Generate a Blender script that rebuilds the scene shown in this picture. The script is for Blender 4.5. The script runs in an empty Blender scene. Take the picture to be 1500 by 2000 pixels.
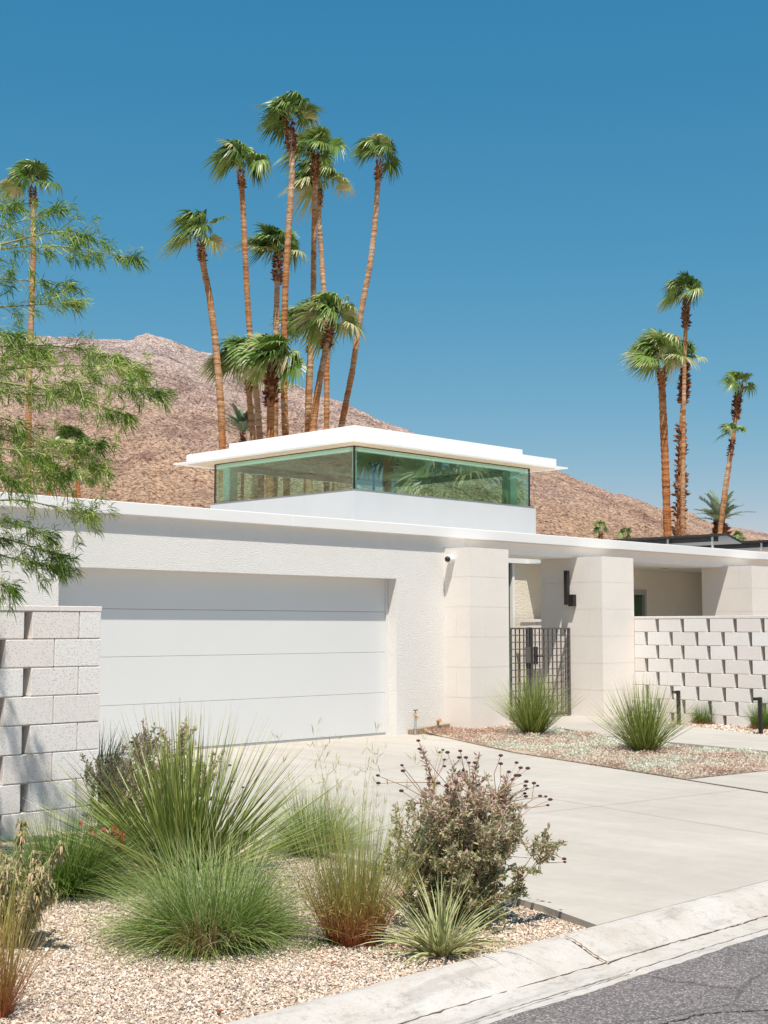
import bpy, math, random
import numpy as np
random.seed(7)
rng = np.random.default_rng(11)
S = bpy.context.scene
COL = S.collection
PI = math.pi

# ------------------------------------------------------------------ camera frame (used to place things in the world)
FPX, HY, HC = 2645.0, 1226.0, 1.50
PITCH = math.atan((HY-1000.0)/FPX)
YAW = math.radians(44.73)
Fv = np.array([math.cos(YAW), math.sin(YAW), 0.0])
Rv = np.array([math.sin(YAW), -math.cos(YAW), 0.0])
Zv = np.array([0, 0, 1.0])
FW = Fv*math.cos(PITCH)+Zv*math.sin(PITCH)
UP = -Fv*math.sin(PITCH)+Zv*math.cos(PITCH)
C0 = np.array([0, 0, HC])
def ray(x, y): return FW+Rv*((x-750.0)/FPX)-UP*((y-1000.0)/FPX)
def G(x, y, z=0.0):
    d = ray(x, y); return C0+d*((z-HC)/d[2])
def PW(x, y, w):
    d = ray(x, y); return C0+d*(w/(d@Fv))

# ------------------------------------------------------------------ object helpers
def tag(o, label=None, cat=None, group=None, kind=None):
    if label: o['label'] = label
    if cat: o['category'] = cat
    if group: o['group'] = group
    if kind: o['kind'] = kind
    return o
def thing(name, label, cat, loc=(0, 0, 0), group=None):
    o = bpy.data.objects.new(name, None); COL.objects.link(o)
    o.location = tuple(float(v) for v in loc); o.empty_display_size = .2
    return tag(o, label, cat, group)
def wloc(o):
    v = np.zeros(3)
    while o is not None:
        v = v+np.array(o.location); o = o.parent
    return v
def link_mesh(name, me, mat, parent=None, smooth=False):
    if not isinstance(mat, (list, tuple)): mat = [mat]
    for m in mat: me.materials.append(m)
    o = bpy.data.objects.new(name, me); COL.objects.link(o)
    if parent is not None: o.parent = parent
    me.polygons.foreach_set('use_smooth', np.full(len(me.polygons), bool(smooth)))
    me.update()
    return o
def np_mesh(name, V, Fq, mat, parent=None, tint=None, smooth=False, nside=4, loc=None):
    """V (n,3), Fq (m,nside) index array, tint per vertex float"""
    V = np.asarray(V, float).reshape(-1, 3)
    off = wloc(parent) if parent is not None else (np.array(loc, float) if loc is not None else np.zeros(3))
    Vl = V-off
    Fq = np.asarray(Fq, np.int32).reshape(-1, nside)
    me = bpy.data.meshes.new(name)
    me.vertices.add(len(Vl)); me.vertices.foreach_set('co', Vl.astype(np.float32).ravel())
    me.loops.add(Fq.size); me.loops.foreach_set('vertex_index', Fq.ravel())
    me.polygons.add(len(Fq)); me.polygons.foreach_set('loop_start', np.arange(0, Fq.size, nside, dtype=np.int32))
    me.update(calc_edges=True)
    if tint is not None:
        a = me.attributes.new('tint', 'FLOAT', 'POINT'); a.data.foreach_set('value', np.asarray(tint, np.float32).ravel())
    o = link_mesh(name, me, mat, parent, smooth)
    if parent is None and loc is not None: o.location = tuple(float(v) for v in loc)
    return o
class MB:
    def __init__(s): s.v = []; s.f = []
    def add(s, vs, fs):
        n = len(s.v); s.v += [tuple(map(float, v)) for v in vs]; s.f += [tuple(i+n for i in f) for f in fs]; return s
    def box(s, x0, x1, y0, y1, z0, z1):
        return s.add([(x0,y0,z0),(x1,y0,z0),(x1,y1,z0),(x0,y1,z0),(x0,y0,z1),(x1,y0,z1),(x1,y1,z1),(x0,y1,z1)],
                     [(0,3,2,1),(4,5,6,7),(0,1,5,4),(1,2,6,5),(2,3,7,6),(3,0,4,7)])
    def hexa(s, P): # 8 pts bottom 4, top 4
        return s.add(P, [(0,3,2,1),(4,5,6,7),(0,1,5,4),(1,2,6,5),(2,3,7,6),(3,0,4,7)])
    def prism(s, poly, z0, z1):
        n = len(poly); vs = [(x, y, z0) for x, y in poly]+[(x, y, z1) for x, y in poly]
        return s.add(vs, [tuple(range(n-1, -1, -1)), tuple(range(n, 2*n))]+[(i, (i+1) % n, n+(i+1) % n, n+i) for i in range(n)])
    def tube(s, path, rad, n=8, caps=True):
        path = [np.array(p, float) for p in path]
        if not hasattr(rad, '__len__'): rad = [rad]*len(path)
        k0 = len(s.v); ref = None
        for i, p in enumerate(path):
            d = path[min(i+1, len(path)-1)]-path[max(i-1, 0)]; d = d/(np.linalg.norm(d)+1e-9)
            if ref is None:
                ref = np.cross(d, [0, 0, 1.0])
                if np.linalg.norm(ref) < .1: ref = np.cross(d, [1.0, 0, 0])
            ref = ref-d*(ref@d); ref /= np.linalg.norm(ref)+1e-9
            b = np.cross(d, ref)
            for k in range(n):
                a = 2*PI*k/n; q = p+rad[i]*(math.cos(a)*ref+math.sin(a)*b); s.v.append(tuple(map(float, q)))
        for i in range(len(path)-1):
            for k in range(n):
                a = k0+i*n+k; b = k0+i*n+(k+1) % n; s.f.append((a, b, b+n, a+n))
        if caps:
            s.f.append(tuple(k0+k for k in range(n-1, -1, -1))); e = k0+(len(path)-1)*n; s.f.append(tuple(e+k for k in range(n)))
        return s
    def build(s, name, mat, parent=None, bevel=0, smooth=False, loc=None):
        off = wloc(parent) if parent is not None else (np.array(loc, float) if loc is not None else np.zeros(3))
        me = bpy.data.meshes.new(name)
        me.from_pydata([tuple(np.array(v)-off) for v in s.v], [], s.f); me.update()
        o = link_mesh(name, me, mat, parent, smooth)
        if parent is None and loc is not None: o.location = tuple(map(float, loc))
        if bevel:
            b = o.modifiers.new('bevel', 'BEVEL'); b.width = bevel; b.segments = 2; b.limit_method = 'ANGLE'
        return o

# ------------------------------------------------------------------ materials
def mat_new(name):
    m = bpy.data.materials.new(name); m.use_nodes = True
    nt = m.node_tree; b = nt.nodes['Principled BSDF']; return m, nt, b
def N(nt, t, **k):
    n = nt.nodes.new(t)
    for a, v in k.items(): setattr(n, a, v)
    return n
def coords(nt, scale=(1, 1, 1)):
    tc = N(nt, 'ShaderNodeTexCoord'); mp = N(nt, 'ShaderNodeMapping')
    mp.inputs['Scale'].default_value = scale; nt.links.new(tc.outputs['Object'], mp.inputs['Vector']); return mp.outputs['Vector']
def noise(nt, vec, scale, detail=4, rough=.55):
    n = N(nt, 'ShaderNodeTexNoise'); n.inputs['Scale'].default_value = scale; n.inputs['Detail'].default_value = detail
    n.inputs['Roughness'].default_value = rough; nt.links.new(vec, n.inputs['Vector']); return n.outputs['Fac']
def voro(nt, vec, scale, feature='F1', out='Distance'):
    n = N(nt, 'ShaderNodeTexVoronoi', feature=feature); n.inputs['Scale'].default_value = scale
    nt.links.new(vec, n.inputs['Vector']); return n.outputs[out]
def ramp(nt, fac, stops, interp='LINEAR'):
    r = N(nt, 'ShaderNodeValToRGB'); r.color_ramp.interpolation = interp
    el = r.color_ramp.elements
    while len(el) > 1: el.remove(el[-1])
    el[0].position = stops[0][0]; el[0].color = (*stops[0][1], 1)
    for p, c in stops[1:]:
        e = el.new(p); e.color = (*c, 1)
    nt.links.new(fac, r.inputs['Fac']); return r.outputs['Color']
def mix(nt, a, b, fac, mode='MIX'):
    m = N(nt, 'ShaderNodeMix', data_type='RGBA', blend_type=mode)
    if hasattr(fac, 'is_output') or not isinstance(fac, (int, float)): nt.links.new(fac, m.inputs[0])
    else: m.inputs[0].default_value = fac
    for s, i in ((a, 6), (b, 7)):
        if isinstance(s, tuple): m.inputs[i].default_value = (*s, 1)
        else: nt.links.new(s, m.inputs[i])
    return m.outputs[2]
def bump(nt, b, h, strength, dist):
    n = N(nt, 'ShaderNodeBump'); n.inputs['Strength'].default_value = strength; n.inputs['Distance'].default_value = dist
    nt.links.new(h, n.inputs['Height']); nt.links.new(n.outputs['Normal'], b.inputs['Normal']); return n
def g3(v): return (v, v, v)
def simple(name, col, rough=.6, metal=0, spec=.4, var=.06, vs=3.0, bs=0, bd=.002, bscale=80):
    m, nt, b = mat_new(name); v = coords(nt)
    c = ramp(nt, noise(nt, v, vs), [(.3, tuple(x*(1-var) for x in col)), (.7, tuple(min(1, x*(1+var)) for x in col))])
    nt.links.new(c, b.inputs['Base Color']); b.inputs['Roughness'].default_value = rough; b.inputs['Metallic'].default_value = metal
    b.inputs['Specular IOR Level'].default_value = spec
    if bs: bump(nt, b, noise(nt, v, bscale, 3), bs, bd)
    return m
def leafmat(name, stops, rough=.5, trans=.3, spec=.35):
    m, nt, b = mat_new(name)
    a = N(nt, 'ShaderNodeAttribute'); a.attribute_name = 'tint'
    c = ramp(nt, a.outputs['Fac'], stops); nt.links.new(c, b.inputs['Base Color'])
    b.inputs['Roughness'].default_value = rough; b.inputs['Specular IOR Level'].default_value = spec
    if trans:
        t = N(nt, 'ShaderNodeBsdfTranslucent'); nt.links.new(c, t.inputs['Color'])
        mx = N(nt, 'ShaderNodeMixShader'); mx.inputs[0].default_value = trans
        nt.links.new(b.outputs[0], mx.inputs[1]); nt.links.new(t.outputs[0], mx.inputs[2])
        nt.links.new(mx.outputs[0], nt.nodes['Material Output'].inputs['Surface'])
    return m
M = {}
def stucco(name, col, scale=72, st=1.0, dist=.0105):
    m, nt, b = mat_new(name); v = coords(nt)
    n1 = noise(nt, v, scale, 5, .65); n2 = noise(nt, v, 1.2, 4)
    c1 = ramp(nt, n2, [(.3, tuple(x*.95 for x in col)), (.7, col)])
    nt.links.new(c1, b.inputs['Base Color'])
    b.inputs['Roughness'].default_value = .85; b.inputs['Specular IOR Level'].default_value = .2
    r = N(nt, 'ShaderNodeMapRange'); r.inputs['From Min'].default_value = .35; r.inputs['From Max'].default_value = .62
    nt.links.new(n1, r.inputs['Value']); bump(nt, b, r.outputs['Result'], st, dist)
    return m
M['stucco'] = stucco('white_stucco', (.89, .86, .815), st=.8)
M['stucco_fine'] = stucco('fine_white_stucco', (.90, .875, .84), 110, .3, .003)
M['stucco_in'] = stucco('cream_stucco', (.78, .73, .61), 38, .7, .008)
M['trim'] = simple('white_trim_paint', (.80, .785, .76), .55, var=.02, vs=1.0, bs=.15, bd=.002, bscale=25)
M['door'] = simple('white_door_paint', (.69, .685, .67), .45, var=.015, vs=.8, bs=.08, bd=.002, bscale=6)
M['dark'] = simple('dark_gap', (.03, .03, .03), .8)
M['metal'] = simple('dark_bronze_metal', (.035, .031, .029), .5, .3, var=.15, vs=8)
M['gate'] = simple('grey_gate_metal', (.13, .12, .115), .5, .4, var=.1, vs=8)
M['alu'] = simple('aluminium', (.45, .46, .48), .4, .7, var=.05)
M['frame'] = simple('window_frame_grey', (.38, .39, .38), .5, .2)
M['black'] = simple('black_plastic', (.015, .015, .017), .25, spec=.6)
M['solar'] = simple('solar_panel_dark', (.02, .022, .03), .3, .2, spec=.6)
def mk_stone():
    m, nt, b = mat_new('limestone_cladding'); v = coords(nt)
    big = noise(nt, v, .9, 5); fine = noise(nt, v, 45, 6, .7)
    c = ramp(nt, big, [(.3, (.77, .705, .635)), (.55, (.815, .755, .69)), (.75, (.79, .735, .675))])
    c2 = ramp(nt, fine, [(.35, g3(.92)), (.6, g3(1.0))])
    pit = ramp(nt, voro(nt, v, 26), [(.0, g3(.62)), (.07, g3(1.0))])
    nt.links.new(mix(nt, mix(nt, c, c2, .8, 'MULTIPLY'), pit, .5, 'MULTIPLY'), b.inputs['Base Color'])
    b.inputs['Roughness'].default_value = .8; b.inputs['Specular IOR Level'].default_value = .25
    bump(nt, b, fine, .25, .002); return m
M['stone'] = mk_stone()
def mk_block():
    m, nt, b = mat_new('speckled_concrete_block'); v = coords(nt)
    a = N(nt, 'ShaderNodeAttribute'); a.attribute_name = 'tint'
    c = ramp(nt, a.outputs['Fac'], [(0, (.78, .715, .665)), (.5, (.82, .775, .73)), (1, (.84, .81, .775))])
    sp = N(nt, 'ShaderNodeTexVoronoi'); sp.inputs['Scale'].default_value = 105; nt.links.new(v, sp.inputs['Vector'])
    sepc = N(nt, 'ShaderNodeSeparateColor'); nt.links.new(sp.outputs['Color'], sepc.inputs[0])
    thr = N(nt, 'ShaderNodeMath', operation='LESS_THAN'); thr.inputs[1].default_value = .42; nt.links.new(sepc.outputs[0], thr.inputs[0])
    rad = N(nt, 'ShaderNodeMath', operation='MULTIPLY_ADD'); rad.inputs[1].default_value = .30; rad.inputs[2].default_value = .05; nt.links.new(sepc.outputs[1], rad.inputs[0])
    dd = N(nt, 'ShaderNodeMath', operation='LESS_THAN'); nt.links.new(sp.outputs['Distance'], dd.inputs[0]); nt.links.new(rad.outputs[0], dd.inputs[1])
    an = N(nt, 'ShaderNodeMath', operation='MULTIPLY'); nt.links.new(thr.outputs[0], an.inputs[0]); nt.links.new(dd.outputs[0], an.inputs[1])
    sc = N(nt, 'ShaderNodeMath', operation='MULTIPLY'); sc.inputs[1].default_value = .8; nt.links.new(an.outputs[0], sc.inputs[0])
    fine = noise(nt, v, 60, 5, .7)
    c = mix(nt, c, ramp(nt, fine, [(.3, g3(.88)), (.65, g3(1.03))]), .8, 'MULTIPLY')
    nt.links.new(mix(nt, c, (.11, .085, .07), sc.outputs[0]), b.inputs['Base Color'])
    b.inputs['Roughness'].default_value = .9; b.inputs['Specular IOR Level'].default_value = .2
    bump(nt, b, fine, .5, .004); return m
M['block'] = mk_block()
def mk_concrete(name, lo, hi, stain=.8):
    m, nt, b = mat_new(name); v = coords(nt)
    n1 = noise(nt, v, .55, 6, .6); n2 = noise(nt, v, 7, 5, .7); n3 = noise(nt, v, 140, 3)
    vs = coords(nt, (1, .12, 1)); n4 = noise(nt, vs, 3.5, 5, .65)
    c = ramp(nt, n1, [(.3, lo), (.7, hi)])
    c = mix(nt, c, ramp(nt, n2, [(.3, g3(.93)), (.7, g3(1.03))]), stain, 'MULTIPLY')
    c = mix(nt, c, ramp(nt, n4, [(.35, (.90, .885, .865)), (.6, g3(1.0))]), stain, 'MULTIPLY')
    c = mix(nt, c, ramp(nt, n3, [(.3, g3(.9)), (.6, g3(1.02))]), .7, 'MULTIPLY')
    d = voro(nt, v, 2.3); c = mix(nt, c, ramp(nt, d, [(.0, g3(.35)), (.013, g3(.6)), (.016, g3(1.0))]), .8, 'MULTIPLY')
    nt.links.new(c, b.inputs['Base Color']); b.inputs['Roughness'].default_value = .85; b.inputs['Specular IOR Level'].default_value = .2
    bump(nt, b, n3, .2, .002); return m
M['conc'] = mk_concrete('driveway_concrete', (.415, .378, .328), (.495, .455, .40))
def mk_curb():
    m, nt, b = mat_new('worn_curb_concrete'); v = coords(nt)
    n1 = noise(nt, v, 2.2, 6, .65); n2 = noise(nt, v, 14, 6, .75); n3 = noise(nt, v, 120, 3)
    vs = coords(nt, (.6, 3.0, 2.0)); n4 = noise(nt, vs, 2.2, 7, .7)
    c = ramp(nt, n1, [(.3, (.41, .355, .305)), (.46, (.475, .435, .39)), (.7, (.53, .50, .46))])
    c = mix(nt, c, ramp(nt, n2, [(.34, g3(.62)), (.46, g3(1.0))]), .65, 'MULTIPLY')
    c = mix(nt, c, ramp(nt, n4, [(.38, (.62, .60, .58)), (.47, g3(1.0))]), .5, 'MULTIPLY')
    c = mix(nt, c, ramp(nt, n3, [(.3, g3(.86)), (.6, g3(1.02))]), .8, 'MULTIPLY')
    nt.links.new(c, b.inputs['Base Color']); b.inputs['Roughness'].default_value = .9; b.inputs['Specular IOR Level'].default_value = .2
    bump(nt, b, mix(nt, n3, n2, .5), .45, .004); return m
M['curb'] = mk_curb()
def mk_asphalt():
    m, nt, b = mat_new('aged_asphalt'); v = coords(nt)
    n1 = noise(nt, v, 1.3, 6, .7); vo = voro(nt, v, 130, out='Color'); vd = voro(nt, v, 130); n3 = noise(nt, v, 45, 4, .7)
    sc = N(nt, 'ShaderNodeSeparateColor'); nt.links.new(vo, sc.inputs[0])
    c = ramp(nt, sc.outputs[0], [(0, (.095, .085, .083)), (.55, (.165, .148, .143)), (.86, (.25, .225, .215)), (1, (.42, .39, .37))])
    c = mix(nt, c, ramp(nt, n1, [(.3, g3(.78)), (.7, (1.1, 1.05, 1.02))]), .9, 'MULTIPLY')
    c = mix(nt, c, ramp(nt, n3, [(.3, g3(.72)), (.55, g3(1.05))]), .8, 'MULTIPLY')
    wv = N(nt, 'ShaderNodeTexVoronoi', feature='DISTANCE_TO_EDGE'); wv.inputs['Scale'].default_value = .55
    dis = N(nt, 'ShaderNodeMix', data_type='RGBA'); dis.inputs[0].default_value = .09
    nn = N(nt, 'ShaderNodeTexNoise'); nn.inputs['Scale'].default_value = 5; nn.inputs['Detail'].default_value = 5; nt.links.new(v, nn.inputs['Vector'])
    nt.links.new(v, dis.inputs[6]); nt.links.new(nn.outputs['Color'], dis.inputs[7]); nt.links.new(dis.outputs[2], wv.inputs['Vector'])
    c = mix(nt, c, ramp(nt, wv.outputs['Distance'], [(0, g3(.22)), (.004, g3(.5)), (.008, g3(1.0))]), .45, 'MULTIPLY')
    nt.links.new(c, b.inputs['Base Color']); b.inputs['Roughness'].default_value = .85
    bump(nt, b, vd, .8, .006); return m
M['asphalt'] = mk_asphalt()
def mk_gravel():
    m, nt, b = mat_new('crushed_gravel_base'); v = coords(nt)
    vo = N(nt, 'ShaderNodeTexVoronoi'); vo.inputs['Scale'].default_value = 62; nt.links.new(v, vo.inputs['Vector'])
    sc = N(nt, 'ShaderNodeSeparateColor'); nt.links.new(vo.outputs['Color'], sc.inputs[0])
    c = ramp(nt, sc.outputs[0], [(0, (.30, .22, .16)), (.25, (.50, .38, .28)), (.6, (.62, .51, .40)), (.9, (.70, .61, .51)), (1, (.2, .17, .15))])
    c = mix(nt, c, ramp(nt, vo.outputs['Distance'], [(.2, g3(1.0)), (.75, g3(.35))]), .9, 'MULTIPLY')
    nt.links.new(c, b.inputs['Base Color']); b.inputs['Roughness'].default_value = .9
    bump(nt, b, vo.outputs['Distance'], -1.0, .012); return m
M['gravel'] = mk_gravel()
M['pebble'] = leafmat('pebbles', [(0, (.16, .12, .10)), (.08, (.34, .26, .20)), (.28, (.55, .41, .30)), (.6, (.63, .50, .385)), (.85, (.72, .62, .52)), (1, (.78, .72, .65))], .8, 0, .3)
def mk_sand():
    m, nt, b = mat_new('desert_ground'); v = coords(nt)
    c = ramp(nt, noise(nt, v, .08, 8, .7), [(.3, (.36, .28, .21)), (.7, (.46, .38, .30))])
    nt.links.new(c, b.inputs['Base Color']); b.inputs['Roughness'].default_value = .95; return m
M['sand'] = mk_sand()
def mk_hill():
    m, nt, b = mat_new('rocky_desert_slope'); v = coords(nt)
    geo = N(nt, 'ShaderNodeSeparateXYZ'); nt.links.new(v, geo.inputs[0])
    zr = N(nt, 'ShaderNodeMapRange'); zr.inputs['From Min'].default_value = 20; zr.inputs['From Max'].default_value = 100
    wob = noise(nt, v, .02, 6, .6); wm = N(nt, 'ShaderNodeMath', operation='MULTIPLY_ADD'); wm.inputs[1].default_value = 60; nt.links.new(wob, wm.inputs[0]); nt.links.new(geo.outputs['Z'], wm.inputs[2])
    ad = N(nt, 'ShaderNodeMath', operation='SUBTRACT'); nt.links.new(wm.outputs[0], ad.inputs[0]); ad.inputs[1].default_value = 30
    nt.links.new(ad.outputs[0], zr.inputs['Value'])
    base = ramp(nt, zr.outputs[0], [(0, (.50, .335, .225)), (.35, (.51, .355, .265)), (.6, (.53, .395, .33)), (1, (.59, .49, .435))])
    n1 = noise(nt, v, 1.25, 4, .8); n2 = noise(nt, v, .05, 7, .65); n3 = noise(nt, v, .22, 5, .7)
    c = mix(nt, base, ramp(nt, n1, [(.39, (.18, .14, .13)), (.45, (.58, .52, .50)), (.52, g3(.92)), (.61, g3(1.25))]), .95, 'MULTIPLY')
    c = mix(nt, c, ramp(nt, n2, [(.36, (.60, .53, .56)), (.5, g3(1.0)), (.66, (1.1, 1.05, 1.0))]), .9, 'MULTIPLY')
    c = mix(nt, c, ramp(nt, n3, [(.34, (.55, .50, .53)), (.47, g3(1.05))]), .8, 'MULTIPLY')
    vd = voro(nt, v, .42); c = mix(nt, c, ramp(nt, vd, [(.1, (.35, .31, .26)), (.24, g3(1.0))]), .6, 'MULTIPLY')
    nt.links.new(c, b.inputs['Base Color']); b.inputs['Roughness'].default_value = .95; b.inputs['Specular IOR Level'].default_value = .1
    bump(nt, b, n1, 1.0, 1.0); return m
M['hill'] = mk_hill()
def mk_wood():
    m, nt, b = mat_new('cedar_soffit_boards'); v = coords(nt)
    wv = N(nt, 'ShaderNodeTexWave', wave_type='BANDS', bands_direction='X'); wv.inputs['Scale'].default_value = 2.2; wv.inputs['Distortion'].default_value = 0
    nt.links.new(v, wv.inputs['Vector'])
    n = noise(nt, coords(nt, (9, .6, 1)), 3, 5)
    c = ramp(nt, n, [(.3, (.60, .42, .26)), (.7, (.74, .57, .39))])
    c = mix(nt, c, ramp(nt, wv.outputs['Fac'], [(0, g3(.45)), (.08, g3(1.0))]), .8, 'MULTIPLY')
    nt.links.new(c, b.inputs['Base Color']); b.inputs['Roughness'].default_value = .5; return m
M['wood'] = mk_wood()
M['timber'] = simple('weathered_timber', (.30, .22, .15), .85, var=.3, vs=12, bs=.5, bd=.004, bscale=30)
def mk_glass(name, tint, refl, rcol=(1, 1, 1)):
    m, nt, b = mat_new(name)
    t = N(nt, 'ShaderNodeBsdfTransparent'); t.inputs['Color'].default_value = (*tint, 1)
    g = N(nt, 'ShaderNodeBsdfGlossy'); g.inputs['Roughness'].default_value = .0; g.inputs['Color'].default_value = (*rcol, 1)
    fr = N(nt, 'ShaderNodeLayerWeight'); fr.inputs['Blend'].default_value = .5
    pw = N(nt, 'ShaderNodeMath', operation='POWER'); pw.inputs[1].default_value = 5; nt.links.new(fr.outputs['Facing'], pw.inputs[0])
    mr = N(nt, 'ShaderNodeMath', operation='MULTIPLY_ADD'); mr.inputs[1].default_value = .9; mr.inputs[2].default_value = refl
    nt.links.new(pw.outputs[0], mr.inputs[0])
    mx = N(nt, 'ShaderNodeMixShader'); nt.links.new(mr.outputs[0], mx.inputs[0]); nt.links.new(t.outputs[0], mx.inputs[1]); nt.links.new(g.outputs[0], mx.inputs[2])
    nt.links.new(mx.outputs[0], nt.nodes['Material Output'].inputs['Surface'])
    return m
M['glass'] = mk_glass('green_tinted_glass', (.76, .95, .87), .19)
M['glass_far'] = mk_glass('far_tinted_glass', (.88, .97, .90), .03)
M['glass_dark'] = simple('dark_green_window', (.05, .10, .045), .06, spec=.8, var=.3, vs=2)
M['glass_lit'] = simple('pale_green_blind', (.26, .40, .22), .3, spec=.6)
def mk_trunk():
    m, nt, b = mat_new('palm_trunk_bark')
    a = N(nt, 'ShaderNodeAttribute'); a.attribute_name = 'tint'
    v = coords(nt, (1, 1, 6)); n = noise(nt, v, 2.6, 5, .7); v2 = coords(nt, (1, 1, 1.0)); n2 = noise(nt, v2, 1.1, 4)
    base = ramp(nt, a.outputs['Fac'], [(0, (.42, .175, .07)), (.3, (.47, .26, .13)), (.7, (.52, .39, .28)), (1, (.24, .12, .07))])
    c = mix(nt, base, ramp(nt, n, [(.36, (.42, .34, .28)), (.5, g3(.95)), (.68, g3(1.28))]), .9, 'MULTIPLY')
    c = mix(nt, c, ramp(nt, n2, [(.35, (.72, .58, .46)), (.6, g3(1.05))]), .8, 'MULTIPLY')
    nt.links.new(c, b.inputs['Base Color']); b.inputs['Roughness'].default_value = .9; b.inputs['Specular IOR Level'].default_value = .1
    bump(nt, b, n, .8, .03); return m
M['trunk'] = mk_trunk()
M['boot'] = leafmat('dry_leaf_bases', [(0, (.09, .032, .018)), (.5, (.20, .075, .035)), (1, (.36, .20, .11))], .8, 0, .1)
M['palm'] = leafmat('palm_fronds', [(0, (.035, .075, .014)), (.35, (.10, .18, .035)), (.68, (.22, .32, .075)), (.9, (.38, .43, .16)), (1, (.50, .46, .26))], .36, .22)
M['date'] = leafmat('date_palm_fronds', [(0, (.07, .12, .065)), (.6, (.19, .26, .155)), (1, (.33, .38, .24))], .5, .15)
M['willow'] = leafmat('thin_tree_leaves', [(0, (.07, .14, .015)), (.4, (.17, .29, .03)), (.75, (.34, .44, .08)), (1, (.60, .62, .26))], .5, .38)
M['twig'] = simple('pale_green_twig', (.46, .47, .23), .6)
M['bough'] = simple('greenish_bough', (.24, .23, .11), .8, var=.25, vs=10)
M['bark'] = simple('tree_bark', (.10, .085, .05), .9, var=.3, vs=10)
M['stiff'] = leafmat('stiff_green_blades', [(0, (.035, .06, .01)), (.3, (.13, .18, .028)), (.65, (.33, .38, .10)), (.88, (.50, .50, .22)), (1, (.46, .31, .20))], .40, .2)
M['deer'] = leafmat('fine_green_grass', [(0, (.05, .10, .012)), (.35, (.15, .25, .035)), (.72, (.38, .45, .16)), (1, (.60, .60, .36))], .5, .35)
M['straw'] = leafmat('dry_straw', [(0, (.28, .12, .045)), (.5, (.42, .25, .12)), (1, (.55, .42, .25))], .7, .2)
M['hesp'] = leafmat('pale_arching_leaves', [(0, (.13, .16, .04)), (.5, (.32, .34, .13)), (.9, (.52, .52, .27)), (1, (.42, .26, .13))], .5, .2)
M['rush'] = leafmat('rush_stems', [(0, (.36, .09, .035)), (.28, (.38, .16, .06)), (.5, (.38, .30, .08)), (.8, (.33, .36, .10)), (1, (.36, .38, .16))], .6, .2)
M['sage'] = leafmat('small_dull_leaves', [(0, (.20, .20, .07)), (.3, (.38, .40, .19)), (.52, (.56, .54, .35)), (.7, (.62, .42, .32)), (1, (.72, .52, .44))], .6, .38)
M['stem'] = simple('woody_stem', (.34, .20, .125), .8, var=.25, vs=10)
M['head'] = simple('dried_seed_head', (.075, .025, .024), .9, var=.3, vs=40, bs=.8, bd=.004, bscale=180)
M['cover'] = leafmat('low_ground_cover_leaves', [(0, (.42, .27, .19)), (.22, (.62, .46, .36)), (.45, (.68, .56, .46)), (.58, (.62, .59, .47)), (.8, (.58, .60, .48)), (1, (.72, .72, .62))], .7, .25)
M['milk'] = leafmat('dry_narrow_leaves', [(0, (.16, .19, .05)), (.35, (.34, .34, .13)), (.65, (.52, .44, .24)), (1, (.62, .42, .27))], .6, .25)
M['red'] = simple('red_flower', (.72, .03, .06), .5, var=.2)
M['redleaf'] = simple('dry_red_leaf', (.30, .07, .03), .7, var=.3, vs=20)
M['darkbush'] = leafmat('dark_shrub_leaves', [(0, (.012, .03, .008)), (1, (.04, .08, .02))], .5, .1)
M['pipe'] = simple('galvanised_pipe', (.42, .42, .38), .6, .3, var=.25, vs=20)
M['green_metal'] = simple('green_valve', (.03, .12, .06), .5)
M['orange'] = simple('rusty_cap', (.55, .33, .18), .7)
M['cam'] = simple('white_plastic', (.80, .80, .80), .35)
M['bluelamp'] = simple('blue_grey_metal', (.10, .12, .22), .5)

# ------------------------------------------------------------------ noise on arrays
def vnoise(x, y, seed=0):
    xi = np.floor(x).astype(np.int64); yi = np.floor(y).astype(np.int64); xf = x-xi; yf = y-yi
    def h(a, b):
        n = (a*374761393+b*668265263+seed*1274126177) & 0xffffffff
        n = ((n ^ (n >> 13))*1274126177) & 0xffffffff
        return ((n ^ (n >> 16)) & 0xffff)/65535.0
    u = xf*xf*(3-2*xf); v = yf*yf*(3-2*yf)
    return (h(xi, yi)*(1-u)+h(xi+1, yi)*u)*(1-v)+(h(xi, yi+1)*(1-u)+h(xi+1, yi+1)*u)*v
def fbm(x, y, o=5, seed=0):
    s = 0; a = .5
    for k in range(o):
        s = s+a*vnoise(x, y, seed+k*17); x = x*2.03+7.1; y = y*2.03+3.7; a *= .5
    return s
def grid_faces(nu, nv):
    i = np.arange(nu-1)[:, None]*nv+np.arange(nv-1)[None, :]; i = i.ravel()
    return np.stack([i, i+nv, i+nv+1, i+1], 1)

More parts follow.
